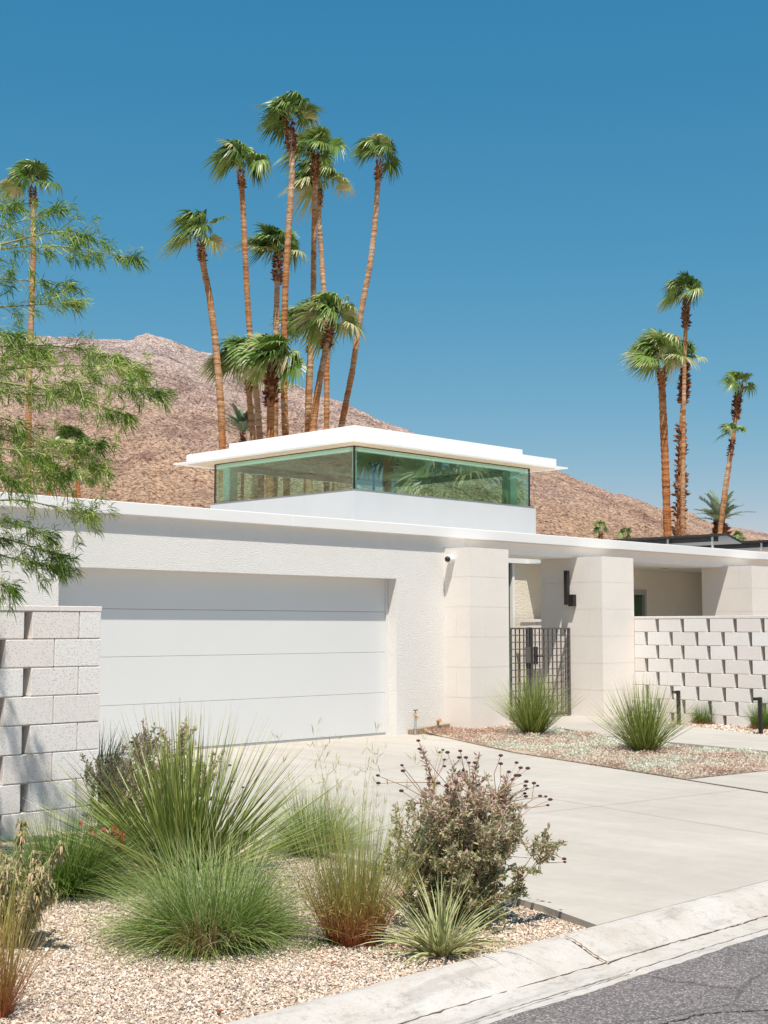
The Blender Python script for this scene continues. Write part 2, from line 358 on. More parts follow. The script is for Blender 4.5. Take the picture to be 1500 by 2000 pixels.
# ------------------------------------------------------------------ setting: ground, hills, street, curb, drive, walk, beds
def build_hills():
    prof = {
     0: (470., [(-1500,800),(-700,690),(-300,645),(0,652),(71,651),(131,654),(180,658),(240,660),(252,657),(259,651),(277,646),(300,652),(319,656),(349,670),(375,681),(405,686),(440,700),(506,731),(576,748),(618,770),(646,776),(681,787),(716,806),(758,824),(820,845),(900,868),(1000,894),(1100,919),(1139,935),(1175,949),(1202,963),(1220,962),(1250,971),(1292,988),(1330,1012),(1420,1075),(1560,1150),(1700,1226),(3000,1300)]),
     1: (640., [(-1500,1300),(1000,1226),(1180,1070),(1270,1000),(1310,989),(1322,987),(1361,1000),(1397,1015),(1440,1040),(1560,1100),(1800,1226),(3000,1300)]),
     2: (820., [(-1500,1300),(1100,1226),(1340,1060),(1405,1029),(1422,1027),(1442,1028),(1500,1040),(1640,1060),(1900,1110),(2300,1180),(3000,1240)])}
    na, nd = 900, 420
    xs = np.linspace(-1250, 2750, na)
    D = np.concatenate([np.linspace(150, 640, 330), np.linspace(642, 1000, 90)])
    az = np.arctan2(xs-750, math.hypot(FPX, HY-1000))
    X = xs[:, None]*np.ones(nd)[None]; DD = D[None]*np.ones(na)[:, None]
    wx = DD*(np.cos(az)[:, None]*Fv[0]+np.sin(az)[:, None]*Rv[0])
    wy = DD*(np.cos(az)[:, None]*Fv[1]+np.sin(az)[:, None]*Rv[1])
    ra = math.hypot(FPX, HY-1000)
    zt = np.full((na, nd), -8.0)
    for k, (D1, pts) in prof.items():
        px, py = np.array(pts, float).T
        y = np.interp(xs, px, py)
        # elevation tangent relative to horizontal distance
        d = FW[None]+Rv[None]*((xs-750)/FPX)[:, None]-UP[None]*((y-1000)/FPX)[:, None]
        tn = d[:, 2]/np.hypot(d[:, 0], d[:, 1])
        dv = D1*(1+.10*(vnoise(xs/300., xs*0+k*9., 5)-.5))
        h = np.maximum(tn*dv+HC, -6)
        D0 = 130.
        t = (DD-D0)/(dv[:, None]-D0)
        f = np.where(t < 1, np.clip(t, 0, 1)**1.25, np.clip(1-(t-1)*1.1, -.2, 1))
        zt = np.maximum(zt, h[:, None]*f)
    amp = np.clip(zt/25., 0, 1)
    gul = (fbm(wx/70., wy/70., 4, 3)-.5)*8+(fbm(wx/9., wy/9., 3, 9)-.5)*1.3+(fbm(wx/1.9, wy/1.9, 2, 19)-.5)*1.5+np.clip(fbm(wx/17, wy/17, 4, 77)-.56, 0, 1)*22*(fbm(wx/3, wy/3, 2, 78))
    rid = (1-np.abs(fbm(wx/3.2, wy/3.2, 3, 31)*2-1))**3*.6
    peak = np.clip((zt/(np.max(zt, axis=1)[:, None]+1e-6)-.93)/.07, 0, 1)
    z = zt+amp*(gul*(1-.85*peak)+rid-.8)
    V = np.stack([wx, wy, z], -1).reshape(-1, 3)
    o = np_mesh('hills', V, grid_faces(na, nd), M['hill'], smooth=False); tag(o, 'rocky pink brown desert mountain slope rising behind the house', 'mountain', kind='structure')
    return o
build_hills()
def build_side_hills():
    na, nd = 260, 90
    az = np.linspace(math.radians(88), math.radians(190), na); D = np.linspace(170, 900, nd)
    A, DD = np.meshgrid(az, D, indexing='ij'); wx = DD*np.cos(A); wy = DD*np.sin(A)
    el = np.interp(np.degrees(az), [88, 100, 130, 150, 175, 190], [.0, .20, .27, .22, .12, -.02])+.03*(fbm(az*9, az*0, 4, 6)-.5)
    t = (DD-150)/(560-150); f = np.where(t < 1, np.clip(t, 0, 1)**1.2, np.clip(1-(t-1)*.9, -.2, 1))
    z = el[:, None]*560*f+np.clip(f, 0, 1)*((fbm(wx/50, wy/50, 5, 3)-.5)*16+(fbm(wx/9., wy/9., 3, 9)-.5)*4)-3
    o = np_mesh('side_hills', np.stack([wx, wy, z], -1), grid_faces(na, nd), M['hill']); tag(o, kind='structure')
build_side_hills()

def sheet(name, poly, z, mat, kind='structure', th=None):
    b = MB()
    if th: b.prism(poly, z-th, z)
    else: b.add([(x, y, z) for x, y in poly], [tuple(range(len(poly)))])
    o = b.build(name, mat); o['kind'] = kind; return o
g = MB(); Rr = 2500; n = 64
g.add([(Rr*math.cos(2*PI*i/n), Rr*math.sin(2*PI*i/n), -.35) for i in range(n)], [tuple(range(n))])
tag(g.build('ground', M['sand']), kind='structure')

YB = 4.17     # back edge of the kerb
# street, gutter and kerb follow one profile along X
def build_curb():
    xs = np.concatenate([np.arange(-12, 1.5, .5), np.arange(1.5, 10, .02), np.arange(10, 40, .5)])
    prof = [(YB, -.20), (YB, -.004), (YB-.02, .004), (YB-.06, .004), (YB-.11, -.004), (YB-.16, -.022), (YB-.21, -.044), (YB-.26, -.064), (YB-.305, -.0765), (YB-.35, -.081), (YB-.42, -.084), (YB-.48, -.084), (YB-.55, -.080), (YB-.60, -.2)]
    P = np.array(prof); nx = len(xs); npf = len(P)
    V = np.zeros((nx, npf, 3)); V[..., 0] = xs[:, None]; V[..., 1] = P[None, :, 0]; V[..., 2] = P[None, :, 1]
    wob = (fbm(xs*1.1, xs*0+2, 6, 4)-.5)*.06
    V[:, 11:, 1] += wob[:, None]
    nz = (fbm(V[..., 0]*9, V[..., 1]*9, 4, 8)-.5)*.007; V[:, 1:13, 2] += nz[:, 1:13]
    # worn crack at the foot of the rolled face and a second one in the gutter pan
    for yc, dep, sd in ((YB-.575, .012, 1), (YB-.76, .007, 5)):
        pass
    # expansion joint
    for k in range(nx):
        if abs(xs[k]-5.40) < .012: V[k, 1:13, 2] -= .012
        if abs(xs[k]-8.35) < .012: V[k, 1:13, 2] -= .012
    o = np_mesh('gutter', V.reshape(-1, 3), grid_faces(nx, npf)[:, ::-1], M['curb']); tag(o, kind='structure')
build_curb()
# cracks: thin dark gaps running along the gutter
def crack(name, pts, width, z, mat, seed):
    r = np.random.default_rng(seed); L = []; Rr_ = []
    for i, (x, y, zz) in enumerate(pts):
        w = width*(.35+1.1*r.random()); jy = (r.random()-.5)*.010; L.append((x, y+w/2+jy, zz+z)); Rr_.append((x, y-w/2+jy, zz+z))
    n = len(pts); V = np.array(L+Rr_); Fq = np.array([[i, i+1, n+i+1, n+i] for i in range(n-1)])[:, ::-1]
    o = np_mesh(name, V, Fq, mat); o['kind'] = 'structure'; return o
M['crackd'] = simple('asphalt_crack', (.03, .027, .025), .95)
M['crackm'] = simple('crack_dirt', (.17, .13, .10), .95, var=.3, vs=30)
M['crackl'] = simple('crack_grime', (.26, .235, .215), .95, var=.3, vs=30)
xs = np.arange(1.5, 12, .035)
crack('gutter_crack', [(x, YB-.308+(fbm(np.array([x*.9]), np.array([1.]), 5, 3)[0]-.5)*.055, -.0735) for x in xs], .009, 0, M['crackm'], 3)
crack('gutter_crack', [(x, YB-.455+(fbm(np.array([x*.9]), np.array([5.]), 5, 7)[0]-.5)*.05, -.0805) for x in xs], .006, 0, M['crackl'], 9)
crack('gutter_crack', [(x, YB-.478+(fbm(np.array([x*1.3]), np.array([9.]), 5, 8)[0]-.5)*.05, -.0805) for x in xs[:110]], .004, 0, M['crackl'], 12)
M['rust_dirt'] = simple('rusty_joint_dirt', (.24, .15, .08), .95, var=.3, vs=30)
jz = np.interp(np.linspace(.06, .31, 22), [0, .06, .11, .16, .21, .26, .305, .35], [.004, .004, -.004, -.022, -.044, -.064, -.0765, -.081])
V = []; rj = np.random.default_rng(4)
for q, (dy, z) in enumerate(zip(np.linspace(.06, .31, 22), jz)):
    xx = 5.395+(rj.random()-.5)*.012; w = .004+.006*rj.random()*(q/22); V += [(xx-w, YB-dy, z+.0045), (xx+w, YB-dy, z+.0045)]
o = np_mesh('gutter_joint', V, [[2*q, 2*q+2, 2*q+3, 2*q+1] for q in range(21)], M['rust_dirt']); o['kind'] = 'structure'
# street with ragged edge
xe = np.concatenate([[-60], np.arange(1, 12, .02), [60]])
ye = YB-.555+(fbm(xe*1.1, xe*0+2, 6, 4)-.5)*.06+(fbm(xe*14, xe*0+6, 3, 9)-.5)*.016
n = len(xe)
V = np.concatenate([np.stack([xe, ye+.012, xe*0-.0755], 1), np.stack([xe, xe*0-9, xe*0-.0755], 1)])
o = np_mesh('street', V, np.array([[i, n+i, n+i+1, i+1] for i in range(n-1)]), M['asphalt']); tag(o, kind='structure')
def px_crack(pts, w, seed):
    P = [G(x, y, -.072) for x, y in pts]; Q = []
    for a, b in zip(P[:-1], P[1:]):
        for t in np.linspace(0, 1, 14, endpoint=False): Q.append(a*(1-t)+b*t)
    r = np.random.default_rng(seed); Q = np.array(Q); Q[:, 1] += (fbm(Q[:, 0]*7, Q[:, 0]*0+seed, 4, seed)-.5)*.05
    Q = Q[np.argsort(Q[:, 0])]; crack('street_crack', [tuple(q) for q in Q], w, 0, M['crackd'], seed)
px_crack([(1275, 1900), (1330, 1916), (1400, 1928), (1500, 1942), (1600, 1960)], .013, 4)
px_crack([(1065, 1966), (1100, 1974), (1150, 1985), (1210, 2000)], .010, 5)
px_crack([(1280, 2003), (1350, 1984), (1420, 1976), (1500, 1973), (1600, 1968)], .009, 6)
# concrete drive
drvL = [(5.74, YB), (5.93, 4.66), (6.15, 5.6), (6.3, 7.0), (6.4, 9.0), (7.2, 12.2), (7.6, 13.3)]
drvR = [(13.95, 13.62), (14.40, 13.66), (13.9, 12.6), (12.80, 10.5), (12.2, 8.75), (11.72, 7.42), (11.33, 6.30), (10.8, YB)]
sheet('driveway', drvL+[(8.27, 13.34), (8.27, 13.7)]+drvR, 0.0, M['conc'], th=.3)
# pale walk pad joined to the drive and the walk up to the gate
sheet('walkway', [(10.81, YB), (11.342, 6.30), (11.732, 7.42), (13.05, 7.27), (13.9, 7.28), (14.35, 8.15), (14.62, 9.5), (15.0, 11.0), (15.9, 12.25), (15.9, 13.5), (15.62, 13.5), (15.62, 20), (24, 20), (24, 13.0), (18.84, 13.0), (18.84, 12.6), (17.9, 12.3), (17.35, 11.1), (16.5, 9.17), (16.1, 7.0), (15.6, YB)], .004, M['conc'], th=.3)
sheet('raised_walk', [(14.42, 8.1), (14.66, 9.4), (15.0, 10.9), (15.75, 12.1), (15.95, 13.4), (15.62, 13.42), (15.62, 15.29), (24, 15.29), (24, 13.1), (18.84, 13.1), (18.84, 12.7), (17.95, 12.4), (17.42, 11.18), (16.5, 9.17), (15.8, 7.4), (15.2, 6.6), (14.0, 6.9)], .075, M['conc'], th=.2)
M['mulch'] = simple('light_bed_soil', (.42, .33, .25), .95, var=.25, vs=25, bs=.8, bd=.01, bscale=60)
M['joint'] = simple('control_joint', (.21, .185, .16), .9)
def strip(p, q, w, z, name='drive_joint'):
    p = np.array(p, float); q = np.array(q, float); d = q-p; nrm = np.array([-d[1], d[0]])/np.linalg.norm(d)*w/2
    o = np_mesh(name, [(*(p-nrm), z), (*(p+nrm), z), (*(q+nrm), z), (*(q-nrm), z)], [[0, 3, 2, 1]], M['joint']); o['kind'] = 'structure'
strip((6.45, 7.3), (11.4, 6.6), .005, .0045)
strip((8.9, 4.2), (10.9, 13.4), .005, .0045)
strip((7.0, 10.6), (12.6, 10.0), .005, .0045)
strip((11.72, 7.40), (11.32, 6.27), .022, .009)
strip((11.32, 6.27), (10.8, 4.3), .022, .009)
# gravel planting bed in front
gx = np.linspace(-6, 7.4, 150); gy = np.linspace(YB-.003, 13.34, 110)
GX, GY = np.meshgrid(gx, gy, indexing='ij')
GZ = -.035+(fbm(GX*1.3, GY*1.3, 4, 2)-.5)*.05
GZ = np.where(GY > 9.3, -.06, GZ)
o = np_mesh('gravel_bed', np.stack([GX, GY, GZ], -1), grid_faces(150, 110), M['gravel'], smooth=True); tag(o, kind='structure')
def bedz(x, y): return -.035+(fbm(np.asarray(x, float)*1.3, np.asarray(y, float)*1.3, 4, 2)-.5)*.05
# strip of gravel along the right block wall and bed between drive and walk
sheet('wall_gravel_strip', [(17.36, 11.18), (18.2, 12.75), (18.85, 12.85), (18.85, 3.0), (15.8, 3.0), (16.2, 8.0)], -.02, M['gravel'], th=.2)
sheet('planting_bed', [(13.96, 13.34), (14.7, 13.34), (15.6, 13.3), (16.0, 12.7), (15.1, 10.9), (14.7, 9.4), (14.5, 8.1), (13.6, 7.0), (13.0, 7.29), (11.74, 7.44), (12.21, 8.76), (12.81, 10.5), (13.9, 12.6), (14.3, 13.3)], .012, M['mulch'], th=.2)

# ------------------------------------------------------------------ pebbles (countless)
def in_poly(x, y, poly):
    c = np.zeros(len(x), bool); n = len(poly)
    for i in range(n):
        x0, y0 = poly[i]; x1, y1 = poly[(i+1) % n]
        k = ((y0 > y) != (y1 > y)) & (x < (x1-x0)*(y-y0)/(y1-y0+1e-12)+x0); c ^= k
    return c
def pebbles(name, x, y, z, size, seed, label):
    r = np.random.default_rng(seed); n = len(x)
    base = np.array([[1, 0, 0], [-1, 0, 0], [0, 1, 0], [0, -1, 0], [0, 0, 1], [0, 0, -1]], float)
    fc = np.array([[0, 2, 4], [2, 1, 4], [1, 3, 4], [3, 0, 4], [2, 0, 5], [1, 2, 5], [3, 1, 5], [0, 3, 5]])
    s = size*(.55+.9*r.random(n)**1.5)
    sc = np.stack([s*(.75+.5*r.random(n)), s*(.6+.4*r.random(n)), s*(.35+.3*r.random(n))], 1)
    V = base[None]*(1+.35*(r.random((n, 6, 1))-.5))*sc[:, None]
    V += (r.random((n, 6, 3))-.5)*s[:, None, None]*.35
    q = r.normal(size=(n, 4)); q[:, 1:3] *= .35; q /= np.linalg.norm(q, axis=1)[:, None]
    w, a, b, c = q.T
    Rm = np.stack([np.stack([1-2*(b*b+c*c), 2*(a*b-c*w), 2*(a*c+b*w)], -1), np.stack([2*(a*b+c*w), 1-2*(a*a+c*c), 2*(b*c-a*w)], -1), np.stack([2*(a*c-b*w), 2*(b*c+a*w), 1-2*(a*a+b*b)], -1)], 1)
    V = np.einsum('nij,nkj->nki', Rm, V)+np.stack([x, y, z], 1)[:, None]
    Fq = fc[None]+(np.arange(n)*6)[:, None, None]
    t = r.random(n); t = np.repeat(t, 6)
    o = np_mesh(name, V.reshape(-1, 3), Fq.reshape(-1, 3), M['pebble'], tint=t, nside=3)
    return tag(o, label, 'gravel', kind='stuff')
n = 170000
x = rng.uniform(1.9, 6.6, n); y = YB+(9.05-YB)*rng.random(n)**1.25
k = in_poly(x, y, [(1.9, YB+.01), (5.72, YB+.01), (5.91, 4.66), (6.13, 5.6), (6.28, 7.0), (6.3, 9.0), (1.9, 9.0)])
rt = x/y; k &= (rt > .50); x = x[k]; y = y[k]
pebbles('gravel', x, y, bedz(x, y)+rng.random(len(x))*.008, .0080, 3, 'pale crushed gravel covering the front planting bed')
n = 16000
x = rng.uniform(15.8, 18.8, n); y = rng.uniform(7.5, 12.8, n); k = in_poly(x, y, [(17.45, 11.2), (18.2, 12.7), (18.8, 12.8), (18.8, 7.5), (15.9, 7.5), (16.55, 9.17)])
pebbles('gravel', x[k], y[k], x[k]*0-.012+rng.random(k.sum())*.012, .016, 4, 'pale gravel strip along the foot of the right block wall')

# low ground cover between drive and walk
bedpoly = [(14.1, 13.2), (15.6, 13.2), (16.0, 12.6), (15.1, 10.9), (14.72, 9.4), (14.47, 8.1), (13.6, 7.1), (13.0, 7.27), (11.72, 7.42), (12.2, 8.8), (12.79, 10.5), (13.85, 12.5)]
def leaves(name, P, Dr, Nr, L, W, mat, tint, parent=None, curl=.0):
    """rhombic leaves; P base (n,3), Dr direction, Nr approx normal"""
    Dr = Dr/np.linalg.norm(Dr, axis=1)[:, None]; Sd = np.cross(Dr, Nr); Sd /= np.linalg.norm(Sd, axis=1)[:, None]+1e-9
    L = np.asarray(L)*np.ones(len(P)); W = np.asarray(W)*np.ones(len(P))
    m = P+Dr*(L*.5)[:, None]; Nn = np.cross(Sd, Dr)
    V = np.stack([P, m+Sd*(W*.5)[:, None]+Nn*(L*curl)[:, None], P+Dr*L[:, None]-Nn*(L*curl)[:, None], m-Sd*(W*.5)[:, None]+Nn*(L*curl)[:, None]], 1)
    Fq = np.arange(len(P)*4).reshape(-1, 4)
    return np_mesh(name, V.reshape(-1, 3), Fq, mat, parent, tint=np.repeat(tint, 4))
n = 150000
x = rng.uniform(11.7, 16, n); y = rng.uniform(7.1, 13.3, n); k = in_poly(x, y, bedpoly)
den = fbm(x*2.5, y*2.5, 4, 44); k &= (rng.random(n) < np.clip((den-.25)*3.2, .12, 1)); x = x[k]; y = y[k]
hgt = .02+.075*np.clip(fbm(x*4, y*4, 4, 12)*1.6-.35, 0, 1)
P = np.stack([x, y, .015+hgt*rng.random(len(x))**.6], 1)
Dr = rng.normal(size=(len(x), 3)); Dr[:, 2] = np.abs(Dr[:, 2])*.7
Nr = rng.normal(size=(len(x), 3))+np.array([0, 0, .8])
band = fbm(x*1.1, y*1.1, 4, 23)
tn = np.clip(.64+(band-.47)*2.4+(rng.random(len(x))-.5)*.55, 0, 1)
o = leaves('ground_cover', P, Dr, Nr, .022+.02*rng.random(len(x)), .010+.008*rng.random(len(x)), M['cover'], tn)
tag(o, 'low pinkish brown and silver green ground cover between driveway and walk', 'ground cover', kind='stuff')

# ------------------------------------------------------------------ the house
house = thing('house', 'low white stucco modern house with wide garage and glass clerestory', 'house', (11, 13.6, 0))
b = MB(); YW = 13.35
b.box(2.0, 8.27, YW, 13.75, -.3, 2.19); b.box(13.73, 15.2, YW, 13.75, -.3, 2.19); b.box(2.0, 15.2, YW, 13.75, 2.19, 2.82)
b.build('front_wall', M['stucco'], house)
MB().box(2.0, 2.3, 13.75, 26, -.3, 2.82).build('side_wall', M['stucco'], house)
MB().box(15.2, 30, 13.45, 14.15, 2.64, 2.82).build('porch_beam', M['stucco_fine'], house)
b = MB(); b.box(1.92, 11.70, 13.272, 13.6, 2.82, 2.97); b.box(11.704, 19.99, 13.272, 13.6, 2.82, 2.97); b.box(19.994, 30.1, 13.272, 13.6, 2.82, 2.97)
b.build('fascia', M['trim'], house, bevel=.008)
b = MB(); b.box(1.92, 15.9, 13.6, 26, 2.823, 2.95); b.box(15.9, 19.0, 15.2, 26, 2.823, 2.95); b.box(15.9, 19.0, 13.6, 14.15, 2.823, 2.95); b.box(19.0, 30.1, 13.6, 26, 2.823, 2.95)
b.box(19.0, 30, 14.15, 15.3, 2.64, 2.72); b.box(15.9, 19.0, 15.2, 15.3, 2.64, 2.823)
b.box(19.0, 19.08, 14.15, 15.3, 2.72, 2.823)
b.build('roof', M['trim'], house)
# sprayed roof coating, bumpy, seen as a soft mound above the fascia
gx = np.linspace(2.2, 17.9, 130); gy = np.linspace(13.5, 25.5, 90); GX, GY = np.meshgrid(gx, gy, indexing='ij')
GZ = 2.955+.035*(fbm(GX*1.7, GY*1.7, 4, 3)-.5)+.17*np.exp(-((GX-14.2)/2.6)**2)*np.clip((GY-14.0)/2, 0, 1)*(GX < 30)
hole = (GX > 15.7) & (GY < 15.4)
GZ = np.where(hole, 2.9, GZ)
Fq = grid_faces(130, 90); cen = np.stack([GX, GY], -1).reshape(-1, 2)[Fq].mean(1)
Fq = Fq[~((cen[:, 0] > 15.6) & (cen[:, 1] < 15.5))]
np_mesh('roof_coating', np.stack([GX, GY, GZ], -1), Fq, M['trim'], house, smooth=True)
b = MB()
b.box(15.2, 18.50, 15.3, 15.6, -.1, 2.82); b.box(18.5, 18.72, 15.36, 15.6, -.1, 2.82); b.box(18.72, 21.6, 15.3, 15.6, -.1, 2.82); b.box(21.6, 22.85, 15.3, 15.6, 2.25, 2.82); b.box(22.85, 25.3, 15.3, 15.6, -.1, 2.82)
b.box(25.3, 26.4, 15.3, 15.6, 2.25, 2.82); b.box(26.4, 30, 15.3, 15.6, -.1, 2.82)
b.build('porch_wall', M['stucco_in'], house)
MB().box(24.6, 30, 13.47, 13.8, -.3, 2.64).build('end_wall', M['stucco'], house)
# garage door
gd = MB(); gd.box(8.27, 13.73, 13.60, 13.63, 0.0, 2.35); gdo = gd.build('garage_door', M['dark'], house)
zz = [.028, .589, 1.156, 1.722, 2.30]
for i in range(4):
    MB().box(8.275, 13.725, 13.55, 13.60, zz[i]+.002, zz[i+1]-.002).build('door_panel', M['door'], gdo, bevel=.002)
MB().box(8.275, 13.725, 13.553, 13.60, .001, .030).build('bottom_seal', M['frame'], gdo)
for q0, q1 in ((13.70, 13.727), (8.273, 8.30)): MB().box(q0, q1, 13.52, 13.549, .0, 2.188).build('door_trim', M['door'], gdo)
# stone columns
def column(x0, x1, y0, y1, z0, zt, lines, vj):
    b = MB(); b.box(x0+.006, x1-.006, y0+.006, y1, z0-.2, zt-.002)
    zs = [z0-.15]+lines+[zt]
    for i in range(len(zs)-1):
        a, c = zs[i]+.0015, zs[i+1]-.0015
        b.box(x0, x0+.0065, y0+.0062, y1, a, c) if not (i % 2) else (b.box(x0, x0+.0065, y0+.0062, y0+vj-.0015, a, c), b.box(x0, x0+.0065, y0+vj+.0015, y1, a, c))
        xm = x0+(x1-x0)*.38
        if i % 2: b.box(x0, xm-.001, y0, y0+.0062, a, c); b.box(xm+.001, x1, y0, y0+.0062, a, c)
        else: b.box(x0, x1, y0, y0+.0062, a, c)
        b.box(x1-.0062, x1, y0+.0062, y1, a, c)
    return b.build('stone_column', M['stone'], house)
ln = [.5, .93, 1.365, 1.80, 2.235]
c1 = column(14.73, 15.60, 12.85, 13.40, .05, 2.66, ln, .27)
c2 = column(17.95, 18.84, 12.85, 14.09, .05, 2.65, ln, .25)
c3 = column(22.67, 23.55, 12.85, 13.91, .05, 2.65, ln, .25)
# windows on the porch wall
def window(x0, x1, z0, z1, gm, name='window'):
    b = MB(); t = .07
    b.box(x0, x0+t, 15.28, 15.38, z0, z1); b.box(x1-t, x1, 15.28, 15.38, z0, z1); b.box(x0+t, x1-t, 15.28, 15.38, z1-.1, z1)
    f = b.build(name, M['frame'], house); MB().box(x0+t, x1-t, 15.35, 15.37, z0, z1-.1).build('pane', gm, f)
    b = MB(); xm = (x0+x1)/2; b.box(xm-.02, xm+.02, 15.31, 15.349, z0, z1-.1); b.build('mullion', M['frame'], f)
window(21.6, 22.85, .08, 2.25, M['glass_dark']); window(25.3, 26.4, .08, 2.25, M['glass_lit'])
MB().box(18.5, 18.66, 15.34, 15.357, .08, 2.62).build('side_light', M['glass_dark'], house)
MB().box(18.66, 18.72, 15.28, 15.358, .08, 2.64).build('side_light_frame', M['trim'], house)
# recessed porch lights in the soffit
b = MB(); b.tube([(22.3, 14.5, 2.64), (22.3, 14.5, 2.632)], .07, 16); b.build('recessed_light', M['frame'], house)
b = MB(); b.box(19.3, 19.9, 14.75, 14.95, 2.615, 2.64); b.build('recessed_light', M['trim'], house)

# clerestory
X0, Y0, XR, YL = 18.07, 18.71, 23.45, 23.02
cl = MB(); zb, zt = 2.9, 4.13
cl.box(X0-.05, XR+.17, Y0-.05, Y0+.15, zb, zt); cl.box(X0-.05, X0+.15, Y0+.15, YL+.1, zb, zt); cl.box(XR-.03, XR+.17, Y0+.15, YL+.1, zb, zt); cl.box(X0+.15, XR-.03, YL-.1, YL+.1, zb, zt)
clo = cl.build('clerestory_wall', M['stucco_fine'], house)
b = MB(); s0 = zt
b.box(X0-.06, XR+.10, Y0-.06, Y0+.10, s0, s0+.035); b.box(X0-.06, X0+.10, Y0+.10, YL+.06, s0, s0+.035); b.box(XR-.06, XR+.10, Y0+.10, YL+.06, s0, s0+.035); b.box(X0+.1, XR-.06, YL-.06, YL+.06, s0, s0+.035)
b.build('sill', M['alu'], clo)
g0, g1 = s0+.035, 5.0
MB().box(X0+.03, XR, Y0, Y0+.014, g0, g1).build('clerestory_glass', M['glass'], house)
MB().box(X0, X0+.014, Y0+.03, YL, g0, g1).build('clerestory_glass', M['glass'], house)
MB().box(X0+.03, XR-.03, YL-.014, YL, g0, g1).build('clerestory_glass', M['glass_far'], house)
MB().box(XR-.014, XR, Y0+.04, YL-.04, g0, g1).build('clerestory_glass', M['glass_far'], house)
b = MB()
for (q0, q1, q2, q3) in ((X0-.005, X0+.026, Y0-.005, Y0+.026), (XR+.001, XR+.03, Y0-.005, Y0+.03), (X0-.005, X0+.03, YL+.001, YL+.03)):
    MB().box(q0, q1, q2, q3, g0, g1).build('corner_mullion', M['metal'], house)
b = MB(); b.box(X0-.008, XR+.03, Y0-.008, Y0+.03, g1, g1+.02); b.box(X0-.008, X0+.03, Y0+.03, YL+.03, g1, g1+.02); b.box(XR-.02, XR+.03, Y0+.03, YL+.03, g1, g1+.02); b.box(X0+.03, XR-.02, YL-.02, YL+.03, g1, g1+.02)
b.build('head_frame', M['metal'], house)
for (q0, q1, q2, q3) in ((X0+.05, X0+.27, YL-.42, YL-.2), (XR-.35, XR-.12, Y0+.25, Y0+.48), (X0+.14, X0+.2, Y0+.14, Y0+.2), (XR-.3, XR-.1, YL-.3, YL-.1)):
    MB().box(q0, q1, q2, q3, g0, g1).build('post', M['trim'], house)
b = MB(); b.box(X0+.15, XR-.1, Y0+.02, Y0+.07, g1-.09, g1-.002); b.box(X0+.02, X0+.07, Y0+.15, YL-.1, g1-.09, g1-.002)
b.box(X0+.2, XR-.2, YL-.12, YL-.05, g1-.12, g1-.002); b.box(XR-.12, XR-.05, Y0+.2, YL-.2, g1-.12, g1-.002)
b.build('inner_header', M['trim'], house)
MB().box(X0+.16, XR-.04, Y0+.16, YL-.11, 3.0, 3.02).build('dimming_sheet', M['metal'], house)  # added unseen dark sheet, not a real floor; dims the interior behind the glass
e = .42; S1 = 5.02
sof = MB().box(X0-e-.14, XR+e+.26, Y0-e-.14, YL+e+.34, S1, S1+.028); ro = sof.build('clerestory_roof', M['trim'], house)
MB().box(X0-e+.06, XR+e+.1, Y0-e+.06, YL+e+.1, S1-.006, S1-.002).build('soffit', M['wood'], ro)
MB().box(X0-e, XR+e+.03, Y0-e, YL+e+.06, S1+.028, S1+.205).build('roof_fascia', M['trim'], ro, bevel=.006)
MB().box(X0-e+.45, XR+.02-.2, Y0-e+.45, YL-.42, S1+.205, S1+.40).build('upper_slab', M['trim'], ro, bevel=.006)
for (px, py) in ((413, 984), (692, 955)): pass
# things fixed to or standing in the house
lt = thing('torchiere_lamp', 'blue grey torchiere lamp standing behind the clerestory glass', 'lamp', PW(730, 955, 28.6))
p = PW(730, 958, 28.6); q = PW(730, 912, 28.6)
MB().tube([(p[0], p[1], 2.9), (q[0], q[1], q[2])], .028, 10).build('pole', M['bluelamp'], lt)
MB().tube([q+np.array([0, 0, -.02]), q+np.array([0, 0, .03]), q+np.array([0, 0, .075]), q+np.array([0, 0, .08])], [.03, .07, .12, .03], 16).build('lamp_shade', M['bluelamp'], lt)

# camera on the first column
sc = thing('security_camera', 'round white security camera with black lens on the stone column beside the garage', 'camera', (14.73, 13.20, 2.50))
c = np.array([14.73, 13.20, 2.50]); dr = np.array([-1, -.25, -.05]); dr /= np.linalg.norm(dr)
MB().tube([c+dr*.0, c+dr*.03, c+dr*.10, c+dr*.125], [.05, .065, .062, .045], 20).build('housing', M['cam'], sc, smooth=False)
MB().tube([c+dr*.118, c+dr*.145, c+dr*.158, c+dr*.163], [.046, .040, .025, .006], 20).build('lens', M['black'], sc)
# wall lamp on the second column side
wl = thing('wall_lamp', 'black linear wall lamp on the shaded side of the entry column', 'lamp', (17.95, 13.43, 1.95))
MB().box(17.87, 17.949, 13.36, 13.47, 1.85, 2.04).build('back_plate', M['metal'], wl, bevel=.003)
MB().box(17.80, 17.868, 13.43, 13.50, 1.87, 2.43).build('light_bar', M['metal'], wl, bevel=.003)
# gate
gt = thing('entry_gate', 'dark grey metal grid gate between the two stone columns', 'gate', (17.0, 13.5, .075))
def grid(x0, x1, nm):
    b = MB(); yg = 13.5
    b.box(x0, x0+.035, yg-.02, yg+.02, .10, 1.50); b.box(x1-.035, x1, yg-.02, yg+.02, .10, 1.50); b.box(x0+.035, x1-.035, yg-.02, yg+.02, 1.475, 1.50); b.box(x0+.035, x1-.035, yg-.02, yg+.02, .10, .14)
    n = max(2, int(round((x1-x0)/.108)))
    for i in range(1, n):
        xx = x0+(x1-x0)*i/n; b.box(xx-.005, xx+.005, yg-.008, yg+.012, .14, 1.475)
    for j in range(1, 12):
        z = 1.49-j*.108; b.box(x0+.035, x1-.035, yg-.016, yg-.009, z-.007, z+.007)
    return b.build(nm, M['gate'], gt)
grid(15.61, 16.86, 'fixed_panel'); leaf = grid(16.93, 17.935, 'gate_leaf')
